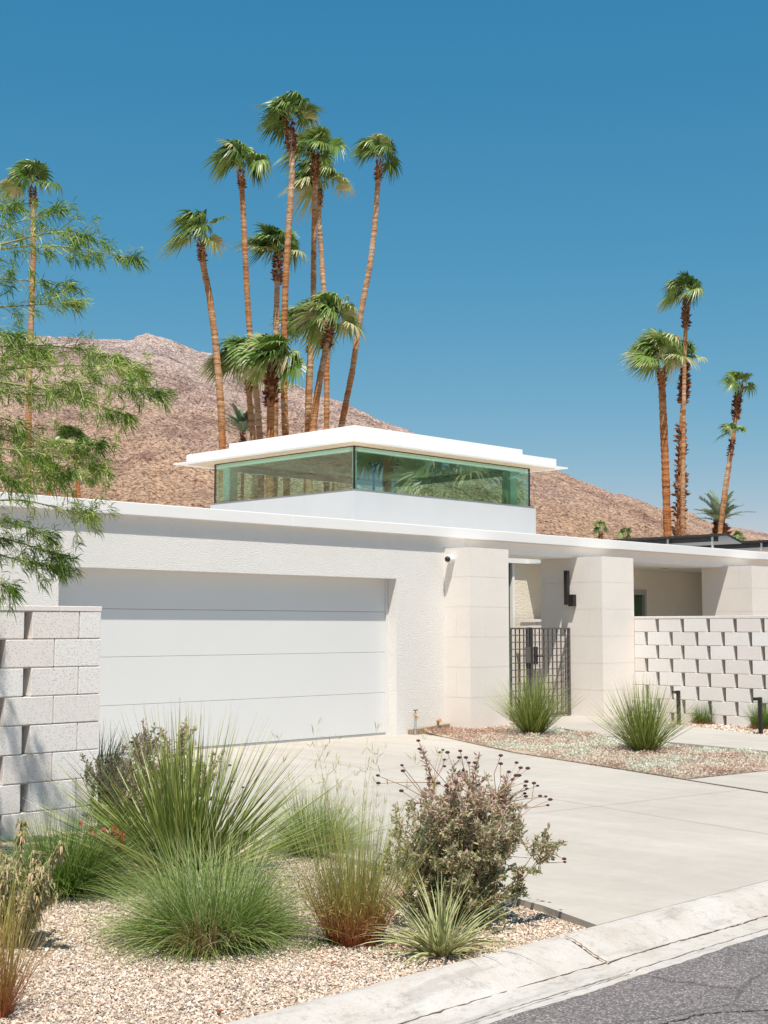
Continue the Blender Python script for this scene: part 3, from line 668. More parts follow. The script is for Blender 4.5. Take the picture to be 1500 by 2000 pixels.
MB().box(16.862, 16.928, 13.47, 13.53, .076, 1.505).build('post', M['metal'], gt)
b = MB(); b.box(16.96, 17.05, 13.455, 13.472, .92, 1.2); b.tube([(17.0, 13.455, 1.05), (17.0, 13.40, 1.05), (17.12, 13.39, 1.05)], .009, 8); b.build('handle', M['metal'], leaf)
MB().box(16.74, 16.86, 13.45, 13.462, .95, 1.2).build('lock_plate', M['gate'], gt)
# inner low wall behind the gate
M['block_dk'] = M['block']
iw = thing('garden_wall', 'low block wall seen behind the entry gate', 'wall', (19.2, 14.9, 0))
b = MB()
for i in range(8):
    o2 = .2 if i % 2 else 0
    for k in range(6):
        xa = 18.62+k*.42-(o2); xb = xa+.412
        xa = max(xa, 18.62); xb = min(xb, 20.6)
        if xb-xa > .03: b.box(xa, xb, 14.88, 15.08, .08+i*.19, .08+i*.19+.183)
b.box(18.6, 20.62, 14.86, 15.10, .08+8*.19, .08+8*.19+.05)
wb = b.build('blocks', M['block'], iw)
att = wb.data.attributes.new('tint', 'FLOAT', 'POINT'); att.data.foreach_set('value', np.full(len(wb.data.vertices), .1, np.float32))

# solar panels on the roof
for i, (xp, ya, yb2, zz0, lab) in enumerate(((25.0, 14.72, 17.6, 3.46, 'longer dark solar panel row on the roof, nearer the house front'), (27.0, 12.9, 17.2, 3.42, 'dark solar panel row farther back at the right edge of the roof'))):
    st = thing('solar_panel', lab, 'solar panel', (xp, (ya+yb2)/2, 2.95), 'solar panels on the flat roof')
    b = MB(); b.hexa([(xp, ya, zz0-.05), (xp+.6, ya, zz0-.19), (xp+.6, yb2, zz0-.19), (xp, yb2, zz0-.05), (xp, ya, zz0), (xp+.6, ya, zz0-.14), (xp+.6, yb2, zz0-.14), (xp, yb2, zz0)])
    b.build('panel', M['solar'], st)
    b = MB()
    MB().box(xp-.014, xp-.002, ya, yb2, zz0-.045, zz0+.002).build('edge_rail', M['metal'], st)
    b.box(xp+.1, xp+.16, ya+.3, yb2-.2, zz0-.15, zz0-.075); b.build('rail', M['metal'], st)
    nleg = 3
    for k in range(nleg):
        yy = ya+.35+(yb2-ya-.7)*k/(nleg-1); MB().box(xp+.02, xp+.055, yy, yy+.035, 2.95, zz0-.06).build('leg', M['frame'], st)

# water standpipe and bits at the garage corner
wp = np.array([13.93, 13.18, .0]); sp = thing('water_spigot', 'galvanised standpipe tap with green handle by the garage wall', 'tap', wp)
b = MB(); b.tube([wp+np.array([0, 0, -.1]), wp+np.array([0, 0, .26])], .017, 10); b.build('pipe', M['pipe'], sp)
b = MB(); t = wp+np.array([0, 0, .26]); b.tube([t, t+np.array([0, 0, .05])], .025, 10); b.tube([t+np.array([0, 0, .03]), t+np.array([-.01, -.05, .01]), t+np.array([-.01, -.06, -.03])], .014, 8); b.build('valve', M['orange'], sp)
b = MB(); b.tube([t+np.array([0, 0, .05]), t+np.array([0, 0, .085])], .006, 6); b.tube([t+np.array([0, 0, .082]), t+np.array([0, 0, .094])], .035, 12); b.build('handle', M['green_metal'], sp)
wp = G(851, 1420); wp[1] = 13.25; wp[0] = 14.5; cp = thing('capped_pipe', 'short pale capped pipe stub leaning at the stucco wall', 'pipe', wp)
b = MB(); b.tube([wp+np.array([0, 0, -.05]), wp+np.array([-.03, 0, .17])], .018, 10); b.build('pipe', M['pipe'], cp)
b = MB(); q = wp+np.array([-.03, 0, .17]); b.tube([q, q+np.array([0, -.05, .01])], .03, 12); b.build('cap', M['orange'], cp)
tm = MB(); tm.hexa([(13.95, 13.24, -.02), (14.72, 13.24, .02), (14.72, 13.345, .02), (13.95, 13.345, -.02), (13.95, 13.24, .07), (14.72, 13.24, .12), (14.72, 13.345, .12), (13.95, 13.345, .07)])
tag(tm.build('timber_edging', M['timber'], bevel=.004), 'weathered timber board at the foot of the garage wall', 'board')

# ------------------------------------------------------------------ block walls
def block_wall(name, label, origin, axis, total, nrm, base, rows, rh, slot_first, plain_last, slant, seed, thick=.2):
    """axis: unit vector along the wall, s=0 at the visible end; blocks laid from s=0 outward; slots between blocks taper"""
    r = np.random.default_rng(seed); root = thing(name, label, 'wall', origin)
    o = np.array(origin, float); ax = np.array(axis, float); nv = np.array(nrm, float)
    V = []; Fq = []; T = []
    def blk(s0b, s1b, s0t, s1t, z0, z1, dpt=0.0, t=None):
        k = len(V); j = r.random()*.004
        for z, a, c in ((z0, s0b, s1b), (z1, s0t, s1t)):
            for s, q in ((a, 0), (c, 0), (c, 1), (a, 1)):
                p = o+ax*s-nv*(thick*q)+nv*(j if q == 0 else 0); V.append((p[0], p[1], z))
        Fq.extend([[k, k+3, k+2, k+1], [k+4, k+5, k+6, k+7], [k, k+1, k+5, k+4], [k+1, k+2, k+6, k+5], [k+2, k+3, k+7, k+6], [k+3, k, k+4, k+7]])
        T.extend([r.random() if t is None else t]*8)
    BL = .405; SL = .068; GP = .008
    for i in range(rows):
        z1 = base+rows*rh-i*rh; z0 = z1-rh+.008
        s = 0.0; first = True; nb = 0
        lens = []
        if i % 2 == plain_last: s1 = BL*.47
        else: s1 = BL
        segs = [(0, s1)]; cur = s1
        # a plain joint follows the first block, then every joint is a slot
        if slot_first:
            cur += SL; pl = True
        else: cur += GP; pl = False
        k = 0
        while cur < total:
            e = min(cur+BL, total); segs.append((cur, e)); cur = e+SL; k += 1
        for q, (a, c) in enumerate(segs):
            sa_b = sa_t = a; sc_b = sc_t = c
            tp = .0
            if slant == 'near' and q < len(segs)-1 and not (q == 0 and not slot_first): sc_t -= 0.0; sc_b += tp
            if slant == 'far' and q > 0: sa_b -= tp
            blk(sa_b, sc_b, sa_t, sc_t, z0, z1-.002)
            # mortar bed behind the joint line
        # recessed mortar
        for (a, c) in segs: 
            k0 = len(V); zc0, zc1 = z0-.009, z0+.001
            for z in (zc0, zc1):
                for s_, q in ((a+.004, .006), (c-.004, .006), (c-.004, thick-.01), (a+.004, thick-.01)):
                    p = o+ax*s_-nv*q; V.append((p[0], p[1], z))
            Fq.extend([[k0, k0+3, k0+2, k0+1], [k0+4, k0+5, k0+6, k0+7], [k0, k0+1, k0+5, k0+4], [k0+1, k0+2, k0+6, k0+5], [k0+2, k0+3, k0+7, k0+6], [k0+3, k0, k0+4, k0+7]]); T.extend([0]*8)
    blk(.01, total-.01, .01, total-.01, base+.0, base+rows*rh-.01, t=0) if False else None
    k0 = len(V)  # added back slab that keeps light from behind out of the slots
    for z in (base, base+rows*rh-.012):
        for s_, q in ((.012, thick-.045), (total-.012, thick-.045), (total-.012, thick-.012), (.012, thick-.012)):
            p = o+ax*s_-nv*q; V.append((p[0], p[1], z))
    Fq.extend([[k0, k0+3, k0+2, k0+1], [k0+4, k0+5, k0+6, k0+7], [k0, k0+1, k0+5, k0+4], [k0+1, k0+2, k0+6, k0+5], [k0+2, k0+3, k0+7, k0+6], [k0+3, k0, k0+4, k0+7]]); T.extend([0]*8)
    ob = np_mesh('blocks', np.array(V), np.array(Fq), M['block'], root, tint=T)
    # orient faces consistently
    bv = ob.modifiers.new('bevel', 'BEVEL'); bv.width = .003; bv.segments = 1
    V = []; Fq = []; T = []; zt = base+rows*rh
    s = -.006; q = .375
    while s < total:
        e_ = min(s+q, total); k = len(V); t = r.random(); q = .81 if name == 'xx' else .405
        for z in (zt+.001, zt+.040):
            for ss, qq in ((s, .006), (e_-.005, .006), (e_-.005, -thick-.006), (s, -thick-.006)):
                p = o+ax*ss+nv*qq; V.append((p[0], p[1], z))
        Fq.extend([[k, k+3, k+2, k+1], [k+4, k+5, k+6, k+7], [k, k+1, k+5, k+4], [k+1, k+2, k+6, k+5], [k+2, k+3, k+7, k+6], [k+3, k, k+4, k+7]]); T.extend([t]*8); s = e_
    ob = np_mesh('cap', np.array(V), np.array(Fq), M['block'], root, tint=T); bv = ob.modifiers.new('bevel', 'BEVEL'); bv.width = .003; bv.segments = 1
    return root
block_wall('block_wall', 'pale speckled block wall at the left in front of the garage door', (5.99, 9.05, 0), (-1, 0, 0), 9.0, (0, -1, 0), 1.625-9*.213, 9, .213, False, 0, 'near0', 5)
block_wall('block_wall', 'pale block wall with tapered slots right of the entry columns', (18.835, 12.845, 0), (0, -1, 0), 9.5, (-1, 0, 0), 1.645-9*.2155, 9, .2155, True, 1, 'near', 6)

# ------------------------------------------------------------------ fan palms
def px_path(pts, w):
    return [PW(x, y, w) for x, y in pts]
def resample(path, step):
    path = np.array(path); d = np.r_[0, np.cumsum(np.linalg.norm(np.diff(path, axis=0), axis=1))]
    n = max(4, int(d[-1]/step)); t = np.linspace(0, d[-1], n)
    # smooth using cubic-ish (repeated averaging)
    P = np.stack([np.interp(t, d, path[:, k]) for k in range(3)], 1)
    for _ in range(int(1.2/step)):
        P[1:-1] = (P[:-2]+2*P[1:-1]+P[2:])/4
    return P, t
def trunk_mesh(P, rad, seed, root, name='trunk', boots=False, tone=.4):
    r = np.random.default_rng(seed); n = len(P); k = 10; V = np.zeros((n, k, 3)); T = np.zeros((n, k))
    ring = 1+.05*(np.arange(n) % 2)+.16*(r.random(n)-.5)
    ph = r.random()*9
    zz = P[:, 2]
    tone_v = tone+.5*(vnoise(zz*.45+ph, zz*0+seed, 3)-.5)+.50*(r.random(n)-.5)*(vnoise(zz*1.3, zz*0, seed+5)+.2)
    for j in range(k):
        a = 2*PI*j/k
        rr = rad*ring*(1+.06*(r.random(n)-.5))
        V[:, j, 0] = P[:, 0]+rr*math.cos(a); V[:, j, 1] = P[:, 1]+rr*math.sin(a); V[:, j, 2] = P[:, 2]
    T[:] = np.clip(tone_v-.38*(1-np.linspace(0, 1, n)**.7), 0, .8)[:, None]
    i = np.arange(n-1)[:, None]*k+np.arange(k)[None]; i2 = np.arange(n-1)[:, None]*k+((np.arange(k)+1) % k)[None]
    Fq = np.stack([i, i2, i2+k, i+k], -1).reshape(-1, 4)
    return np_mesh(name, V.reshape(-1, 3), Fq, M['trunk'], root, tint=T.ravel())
def boots_mesh(P0, P1, r0, r1, n, seed, root, size=.22, name='leaf_bases'):
    r = np.random.default_rng(seed); P0 = np.array(P0); P1 = np.array(P1)
    t = r.random(n); a = r.random(n)*2*PI; prof = np.sin(np.clip(t*1.15+.18, 0, 1)*PI)**.6
    rr = r0+(r1-r0)*prof
    ax = (P1-P0)/np.linalg.norm(P1-P0)
    c = P0+(P1-P0)*t[:, None]; out = np.stack([np.cos(a), np.sin(a), a*0], 1)
    P = c+out*(rr*.55)[:, None]
    D = out*(.55+.5*r.random(n))[:, None]+ax[None]*(1.0*(r.random(n)*1.5-.15))[:, None]
    L = size*(.6+.8*r.random(n)); L = np.minimum(L, rr*1.6+.05)
    return leaves(name, P, D, np.cross(out, r.normal(size=(n, 3))), L, L*.42, M['boot'], r.random(n), root)
WIND = -Rv*.55+Fv*.1
def fan_crown(c, axis, rc, nf, seed, root, emin=-25, emax=85, wind=1.0, mat='palm', nl=26, pale=0.0):
    r = np.random.default_rng(seed); VV = []; FF = []; TT = []; k0 = 0
    for f in range(nf):
        u = (f+.5)/nf; el = math.radians(emax+(emin-emax)*u**1.15+r.normal()*11); az = f*2.39996+r.normal()*.5
        d0 = np.array([math.cos(az)*math.cos(el), math.sin(az)*math.cos(el), math.sin(el)])
        d0 = d0+WIND*wind*.22; d0 /= np.linalg.norm(d0)
        lp = rc*(.34+.30*r.random())*(1-.15*max(0, math.sin(el)))
        fr = rc*(.70+.22*r.random())
        # petiole
        sag = np.array([0, 0, -1.0])*lp*.12
        p0 = np.array(c); p1 = p0+d0*lp*.5; p2 = p0+d0*lp+sag
        side = np.cross(d0, [0, 0, 1.0]); side /= np.linalg.norm(side)+1e-9
        up = np.cross(side, d0)
        w = rc*.014
        V = [p0-side*w*1.5, p0+side*w*1.5, p1+side*w, p1-side*w, p2+side*w, p2-side*w]
        VV += V; FF += [[k0, k0+1, k0+2, k0+3], [k0+3, k0+2, k0+4, k0+5]]; TT += [.75]*6; k0 += 6
        dd = (p2-p1); dd /= np.linalg.norm(dd)
        tilt = r.normal()*.5; s2 = side*math.cos(tilt)+up*math.sin(tilt); nn = np.cross(s2, dd)
        fb = 1.25+1.3*r.random()
        ft = np.clip(.46+.24*r.normal()+pale, .02, .88)
        if u > .86 and r.random() < .35: ft = .93
        # leaflets, vectorised over angle
        A = np.linspace(-1.95, 1.95, nl)+r.normal(size=nl)*.035
        ln = fr*(.72+.28*np.cos(A*.62))*(.9+.2*r.random(nl))
        dv = np.cos(A)[:, None]*dd+np.sin(A)[:, None]*s2+nn*(.30*np.abs(np.sin(A*.8)))[:, None]
        dv /= np.linalg.norm(dv, axis=1)[:, None]
        wd = -np.sin(A)[:, None]*dd+np.cos(A)[:, None]*s2
        ts = [0.02, .32, .55, .80, 1.0]; ws = [.008, .055, .040, .020, .003]
        g = np.array([0, 0, -1.0])*(.30+.16*r.random())+WIND*wind*(.20+.15*r.random())
        flop = (.8+.5*r.random(nl))
        rows = []
        for t, wq in zip(ts, ws):
            bend = max(0, t-.34)**1.3*fb
            p = p2+dv*(ln*(t-.33*bend*0.6))[:, None]+g[None]*(ln*bend*flop)[:, None]
            tw = 1.0 if t < .4 else .8
            rows.append((p-wd*(fr*wq*tw), p+wd*(fr*wq*tw)))
        for q in range(nl):
            base = k0
            for (a_, b_) in rows: VV += [a_[q], b_[q]]
            tq = np.clip(ft+r.normal()*.13, 0, 1)
            TT += [tq, tq, tq, tq, tq, tq, min(1, tq+.08), min(1, tq+.08), min(1, tq+.18), min(1, tq+.18)]
            for s in range(4): FF.append([base+2*s, base+2*s+1, base+2*s+3, base+2*s+2])
            k0 += 10
    return np_mesh('crown', np.array(VV), np.array(FF), M[mat], root, tint=TT)
def fan_palm(label, pts, w, tw, crown, rpx, nf, seed, name='fan_palm', boots=.9, group='tall fan palms behind the house', tone=.45, emin=8, wind=1.0, pale=0.0, taper=1.25):
    """pts: trunk centreline from top to bottom; tw trunk width; crown centre, crown radius"""
    s = w/FPX; path = px_path(pts, w)[::-1]
    path = [np.array([path[0][0]+.0, path[0][1], -.3])]+path if path[0][2] > .3 else path
    P, t = resample(path, .11)
    root = thing(name, label, 'palm tree', (P[0][0], P[0][1], -.3), group)
    rad = np.linspace(tw*s*.5*taper, tw*s*.5*.92, len(P))
    rad = np.maximum(rad, .06)
    rad[:12] *= np.linspace(1.25, 1, 12)
    trunk_mesh(P, rad, seed, root, tone=tone)
    rc = rpx*s*.95; nf = max(10, int(nf*.95)); c = PW(crown[0], crown[1], w)
    top = P[-1]; ax = (P[-1]-P[-6]); ax /= np.linalg.norm(ax)
    cb = top+ax*.5
    if boots:
        boots_mesh(top-ax*boots*.80, top+ax*boots*.30, tw*s*.5, tw*s*.5*1.35, int(170*boots)+40, seed+1, root, .17*max(.7, boots))
    fan_crown(cb, ax, rc, nf, seed+2, root, emin=emin, wind=wind, pale=pale)
    return root
W1 = 66.
fan_palm('slim fan palm standing alone at the far left above the thin-leaved tree', [(64,378),(65,430),(65,500),(62,600),(58,700),(55,850),(53,975)], 62, 11, (62,345), 68, 16, 101, tone=.5)
fan_palm('leftmost fan palm of the central cluster, curving right towards its foot', [(393,482),(397,520),(408,570),(420,660),(428,745),(433,820),(435,900)], 58, 13, (385,450), 78, 17, 111, emin=-5)
fan_palm('tall fan palm second from the left in the central cluster', [(471,342),(475,416),(479,500),(483,580),(487,640),(495,720),(502,780),(508,860),(510,920)], 64, 11, (465,312), 72, 20, 121)
fan_palm('tallest fan palm of all, highest crown in the sky', [(567,255),(570,290),(570,346),(566,410),(562,480),(558,545),(555,640),(554,710),(555,780),(558,860),(560,920)], 60, 12, (560,225), 74, 22, 131, boots=1.3)
fan_palm('tall straight fan palm with a hanging dry frond, right of the tallest palm', [(616,318),(615,380),(613,465),(612,587),(609,657),(605,745),(601,850),(600,920)], 63, 11, (612,295), 70, 20, 141, boots=1.2)
fan_palm('slim fan palm half hidden behind the straight one, leaning left at the top', [(623,378),(623,420),(627,486),(632,563),(637,640),(638,710),(638,840),(638,920)], 70, 10, (640,335), 74, 22, 151)
fan_palm('fan palm with the long S-shaped leaning trunk at the right of the cluster', [(740,325),(738,360),(731,451),(723,517),(711,577),(700,640),(688,727),(677,780),(665,840),(655,900)], 62, 11, (745,292), 62, 20, 161)
fan_palm('mid-height fan palm with full crown left of the tallest trunk', [(543,512),(541,570),(539,647),(538,745),(537,860),(536,920)], 68, 12, (540,480), 78, 20, 171, boots=1.4)
fan_palm('shaded short fan palm behind the straight trunk, dark green crown', [(606,665),(604,700),(601,760),(599,860),(598,920)], 78, 9, (598,615), 80, 24, 181, tone=.15)
fan_palm('short fan palm leaning right with wind-swept crown below the S-shaped trunk', [(643,645),(637,682),(627,727),(618,780),(610,850),(604,910)], 60, 13, (652,612), 84, 22, 191, boots=1.1, emin=-10)
fan_palm('low fan palm at the left foot of the cluster with a wide crown', [(484,742),(488,790),(494,850),(498,910)], 62, 12, (480,700), 92, 26, 201, boots=.8)
fan_palm('low fan palm with thick rough trunk beside the tallest trunk', [(530,735),(529,790),(528,850),(527,910)], 58, 15, (530,695), 90, 26, 211, boots=1.6, tone=.15)
fan_palm('thick fan palm with rusty trunk, leftmost of the right-hand group', [(1292,728),(1293,760),(1297,850),(1301,950),(1304,1060),(1305,1100)], 50, 15, (1280,690), 82, 24, 221, boots=.7, tone=.12, pale=.2, group='fan palms behind the right end of the house', wind=1.2)
fan_palm('tallest and thinnest fan palm of the right-hand group', [(1340,600),(1339,650),(1337,700),(1335,830),(1334,950),(1333,1060),(1333,1100)], 52, 8, (1342,578), 58, 13, 231, boots=1.1, tone=.4, emin=0, group='fan palms behind the right end of the house')
fan_palm('fan palm with ragged dry trunk right behind the tallest of the right-hand group', [(1338,730),(1334,790),(1330,850),(1328,950),(1327,1060),(1327,1100)], 56, 10, (1336,690), 56, 16, 241, boots=1.6, tone=.15, group='fan palms behind the right end of the house')
fan_palm('leaning fan palm with dark bulb under its crown at the far right', [(1442,772),(1438,800),(1434,840),(1426,900),(1417,965),(1409,1020),(1404,1060),(1402,1090)], 58, 8, (1442,745), 44, 12, 251, boots=1.3, tone=.4, emin=5, group='fan palms behind the right end of the house')
fan_palm('smaller leaning fan palm just under the dark-bulb palm at the far right', [(1429,868),(1424,900),(1414,960),(1408,1020),(1404,1065),(1403,1090)], 54, 8, (1430,840), 34, 11, 261, boots=.6, tone=.3, emin=5, group='fan palms behind the right end of the house')
# ragged boots along the trunk of the palm behind
pr = [o for o in COL.objects if o.get('label', '').startswith('fan palm with ragged')][0]
boots_mesh(PW(1327, 1060, 56), PW(1331, 832, 56), .16, .30, 420, 300, pr, .22)
# small palms at the left, seen through the thin leaves
fan_palm('short fan palm seen through the thin-leaved tree above the garage roof', [(145,885),(150,920),(154,975),(155,1000)], 60, 8, (143,862), 46, 14, 271, boots=.4, tone=.1, pale=-.15, group='small palms behind the garage roof')
fan_palm('tiny bright fan palm peeking over the garage roof', [(146,957),(146,985)], 55, 7, (146,945), 26, 10, 281, boots=0, tone=.3, pale=.2, group='small palms behind the garage roof')
fan_palm('tiny fan palm with dark thin trunk left of the bright one', [(96,930),(95,985)], 56, 6, (96,915), 30, 10, 291, boots=.3, tone=.1, group='small palms behind the garage roof')
fan_palm('tiny dark palm at the right end of the small palms above the garage roof', [(178,972),(178,1000)], 54, 6, (178,965), 18, 8, 301, boots=0, tone=.1, pale=-.2, group='small palms behind the garage roof')
for i, (x, y, w, r_, lab) in enumerate(((1173, 1034, 90, 20, 'small round fan palm with dry skirt on the slope above the roof'), (1222, 1050, 85, 18, 'tiny green palm crown just clearing the roof at the solar panel'), (1442, 1062, 70, 20, 'tiny green palm crown under the right solar panel'), )):
    fan_palm(lab, [(x, y+8), (x, y+60)], w, 7, (x, y), r_, 13, 310+i*7, boots=.5, tone=.2, emin=-40, group='far small palms over the roof', wind=.2)

# date palms (feather fronds)
def feather_crown(c, rc, nf, seed, root, emin=28, emax=88):
    r = np.random.default_rng(seed); VV = []; FF = []; TT = []; k0 = 0
    for f in range(nf):
        el = math.radians(emax+(emin-emax)*((f+.5)/nf)+r.normal()*4); az = f*2.39996+r.normal()*.3; L = rc*(.85+.3*r.random())
        pts = []; p = np.array(c, float); e = el; m = 14
        for s in range(m+1):
            pts.append(p.copy()); p = p+np.array([math.cos(az)*math.cos(e), math.sin(az)*math.cos(e), math.sin(e)])*L/m; e -= .055+.02*s/m
        pts = np.array(pts); tb = np.clip(.5+.2*r.normal(), 0, 1)
        for s in range(2, m*3):
            u = s/(m*3); q = u*m; i = min(int(q), m-1); P = pts[i]*(1-(q-i))+pts[i+1]*(q-i); d = pts[i+1]-pts[i]; d /= np.linalg.norm(d)
            sd = np.cross(d, [0, 0, 1.0]); sd /= np.linalg.norm(sd)+1e-9; up = np.cross(sd, d)
            ll = rc*.20*math.sin(min(1, .25+u*1.1)*PI*.85)+.03*rc
            for sg in (-1, 1):
                v = sd*sg*.75+d*.75+up*.25+r.normal(size=3)*.08; v /= np.linalg.norm(v); wv = np.cross(v, up); wv /= np.linalg.norm(wv)+1e-9
                wq = rc*.010
                VV += [P-wv*wq, P+wv*wq, P+v*ll*.6+wv*wq, P+v*ll*.6-wv*wq, P+v*ll]
                VV.append(P+v*ll)
                FF += [[k0, k0+1, k0+2, k0+3], [k0+3, k0+2, k0+4, k0+5]]; TT += [np.clip(tb+r.normal()*.12, 0, 1)]*6; k0 += 6
        for s in range(m):
            sd = np.array([math.sin(az), -math.cos(az), 0])*rc*.014*(1-s/m*.8); a, b_ = pts[s], pts[s+1]
            VV += [a-sd, a+sd, b_+sd, b_-sd]; FF.append([k0, k0+1, k0+2, k0+3]); TT += [.8]*4; k0 += 4
    return np_mesh('crown', np.array(VV), np.array(FF), M['date'], root, tint=TT)
def date_palm(label, x, ytop, ybot, w, rpx, nf, seed, tw=12):
    s = w/FPX; P, t = resample([np.array([*PW(x, ybot, w)[:2], -.3]), PW(x, ybot, w), PW(x, ytop, w)], .11)
    root = thing('date_palm', label, 'palm tree', tuple(P[0])); trunk_mesh(P, np.full(len(P), tw*s*.5), seed, root, tone=.05)
    boots_mesh(PW(x, ybot, w), PW(x, ytop-2, w), tw*s*.5, tw*s*.95, 150, seed, root, .35)
    feather_crown(P[-1], rpx*s, nf, seed+1, root)
date_palm('bluish date palm with feather fronds behind the leaning fan palms at the right', 1406, 1022, 1060, 64, 66, 26, 401, 14)
date_palm('grey green date palm with feather fronds at the left foot of the palm cluster', 474, 845, 900, 72, 62, 22, 411, 6)

# palms across the street, seen only as reflections in the clerestory glass
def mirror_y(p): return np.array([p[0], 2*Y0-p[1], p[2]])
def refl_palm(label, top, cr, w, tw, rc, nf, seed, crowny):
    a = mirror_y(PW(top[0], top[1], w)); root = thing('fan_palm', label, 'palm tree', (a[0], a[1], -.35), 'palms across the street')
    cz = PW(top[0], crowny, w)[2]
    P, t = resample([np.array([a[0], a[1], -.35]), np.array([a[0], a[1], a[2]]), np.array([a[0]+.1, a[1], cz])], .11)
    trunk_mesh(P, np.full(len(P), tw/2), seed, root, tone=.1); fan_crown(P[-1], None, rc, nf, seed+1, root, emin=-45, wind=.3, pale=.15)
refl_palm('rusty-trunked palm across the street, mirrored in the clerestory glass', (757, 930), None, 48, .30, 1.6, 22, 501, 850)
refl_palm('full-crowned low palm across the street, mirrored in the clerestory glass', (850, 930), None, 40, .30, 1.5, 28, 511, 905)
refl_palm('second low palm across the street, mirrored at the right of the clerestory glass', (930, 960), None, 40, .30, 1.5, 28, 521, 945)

# ------------------------------------------------------------------ blades
def blades(n, center, r0, L, tilt, bend, width, seed, nseg=5, az=None, lean=(0, 0), tip=.0, twist=.6):
    """returns V,F,T. tilt/bend: callables or (lo,hi) in radians from vertical"""
    r = np.random.default_rng(seed)
    az = r.random(n)*2*PI if az is None else az
    Ls = L[0]+(L[1]-L[0])*r.random(n); th = tilt[0]+(tilt[1]-tilt[0])*r.random(n)**tilt[2]; be = bend[0]+(bend[1]-bend[0])*r.random(n)
    be = be*(.25+th/ max(tilt[1], .01))
    rb = r0*np.sqrt(r.random(n)); ba = az+r.normal(size=n)*.8
    p = np.stack([center[0]+rb*np.cos(ba), center[1]+rb*np.sin(ba), np.full(n, center[2])], 1)
    W = width*(.7+.6*r.random(n))
    sdir = np.stack([-np.sin(az), np.cos(az), r.normal(size=n)*twist], 1); sdir /= np.linalg.norm(sdir, axis=1)[:, None]
    V = np.zeros((n, nseg+1, 2, 3)); T = np.zeros((n, nseg+1, 2)); t0 = r.random(n)
    wp = np.linspace(1, 0, nseg+1)**.7; wp[-1] = .08
    for s in range(nseg+1):
        V[:, s, 0] = p-sdir*(W*wp[s]/2)[:, None]; V[:, s, 1] = p+sdir*(W*wp[s]/2)[:, None]
        T[:, s] = s/nseg
        d = np.stack([np.sin(th)*np.cos(az)+lean[0]*.1*s, np.sin(th)*np.sin(az)+lean[1]*.1*s, np.cos(th)], 1)
        p = p+d*(Ls/nseg)[:, None]; th = th+be/nseg
    p[:, 2] = np.maximum(p[:, 2], 0)
    V[..., 2] = np.maximum(V[..., 2], center[2]+.004*r.random((n, 1, 1)))
    base = (np.arange(n)*(nseg+1)*2)[:, None]; k = (np.arange(nseg)*2)[None]
    Fq = np.stack([base+k, base+k+1, base+k+3, base+k+2], -1).reshape(-1, 4)
    return V.reshape(-1, 3), Fq, T, t0
def clump(name, label, cat, center, specs, group=None):
    root = thing(name, label, cat, center, group)
    for i, (part, mat, kw, tfun) in enumerate(specs):
        kw = dict(kw); of = kw.pop('off', 0)
        V, Fq, T, t0 = blades(center=np.array(center)-Fv*of, **kw)
        n = len(t0); t = tfun(T, t0[:, None, None]); t = np.clip(np.broadcast_to(t, T.shape), 0, 1)
        np_mesh(part, V, Fq, M[mat], root, tint=t.ravel())
    return root
def P0(x, y, dz=0.0):
    p = G(x, y, 0.0); p[2] = float(bedz(p[0], p[1]))+dz; p2 = G(x, y, p[2]); p2[2] = p[2]; return p2
stiffT = lambda T, t: .15+.45*t+.15*T+np.where(T > .88, .45, 0)
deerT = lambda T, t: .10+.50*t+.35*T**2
# large stiff-bladed grass tree
c = P0(365, 1722)
root = clump('desert_spoon', 'large stiff-bladed green desert spoon rising behind the round grass clump', 'plant', c, [
    ('leaf_rosette', 'stiff', dict(n=560, r0=.12, L=(.78, 1.12), tilt=(.02, 1.28, .85), bend=(-.02, .09), width=.0165, seed=1, nseg=5, twist=.9), stiffT),
    ('dead_leaves', 'straw', dict(n=160, r0=.14, L=(.25, .7), tilt=(.9, 1.5, 1), bend=(.0, .3), width=.010, seed=34, nseg=4), lambda T, t: .4+.6*t+0*T)])
# round fine grass in front
c = P0(412, 1838)
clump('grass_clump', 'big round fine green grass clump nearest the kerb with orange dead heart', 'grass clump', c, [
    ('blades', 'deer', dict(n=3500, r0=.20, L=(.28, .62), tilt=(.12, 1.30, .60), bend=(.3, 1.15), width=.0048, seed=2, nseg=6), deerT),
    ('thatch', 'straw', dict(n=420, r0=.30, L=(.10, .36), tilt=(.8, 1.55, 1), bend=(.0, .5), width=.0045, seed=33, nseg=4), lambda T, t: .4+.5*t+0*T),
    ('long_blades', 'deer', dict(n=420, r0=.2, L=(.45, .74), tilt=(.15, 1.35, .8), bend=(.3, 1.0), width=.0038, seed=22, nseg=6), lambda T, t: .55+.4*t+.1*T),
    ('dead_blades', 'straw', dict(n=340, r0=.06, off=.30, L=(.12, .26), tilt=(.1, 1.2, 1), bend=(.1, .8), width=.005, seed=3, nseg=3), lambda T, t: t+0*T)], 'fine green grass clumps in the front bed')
c = P0(130, 1745)
clump('grass_clump', 'green grass clump in front of the left block wall', 'grass clump', c, [
    ('blades', 'deer', dict(n=2800, r0=.15, L=(.28, .62), tilt=(.05, 1.25, .7), bend=(.3, 1.2), width=.0050, seed=4, nseg=6, lean=(.15, -.1)), lambda T, t: .0+.5*t+.3*T**2)], 'fine green grass clumps in the front bed')
c = P0(615, 1668)
clump('grass_clump', 'lighter green grass clump behind, between the desert spoon and the rush', 'grass clump', c, [
    ('blades', 'deer', dict(n=1500, r0=.15, L=(.28, .58), tilt=(.05, 1.15, .8), bend=(.3, 1.0), width=.0050, seed=6, nseg=5), lambda T, t: .2+.5*t+.35*T**2)], 'fine green grass clumps in the front bed')
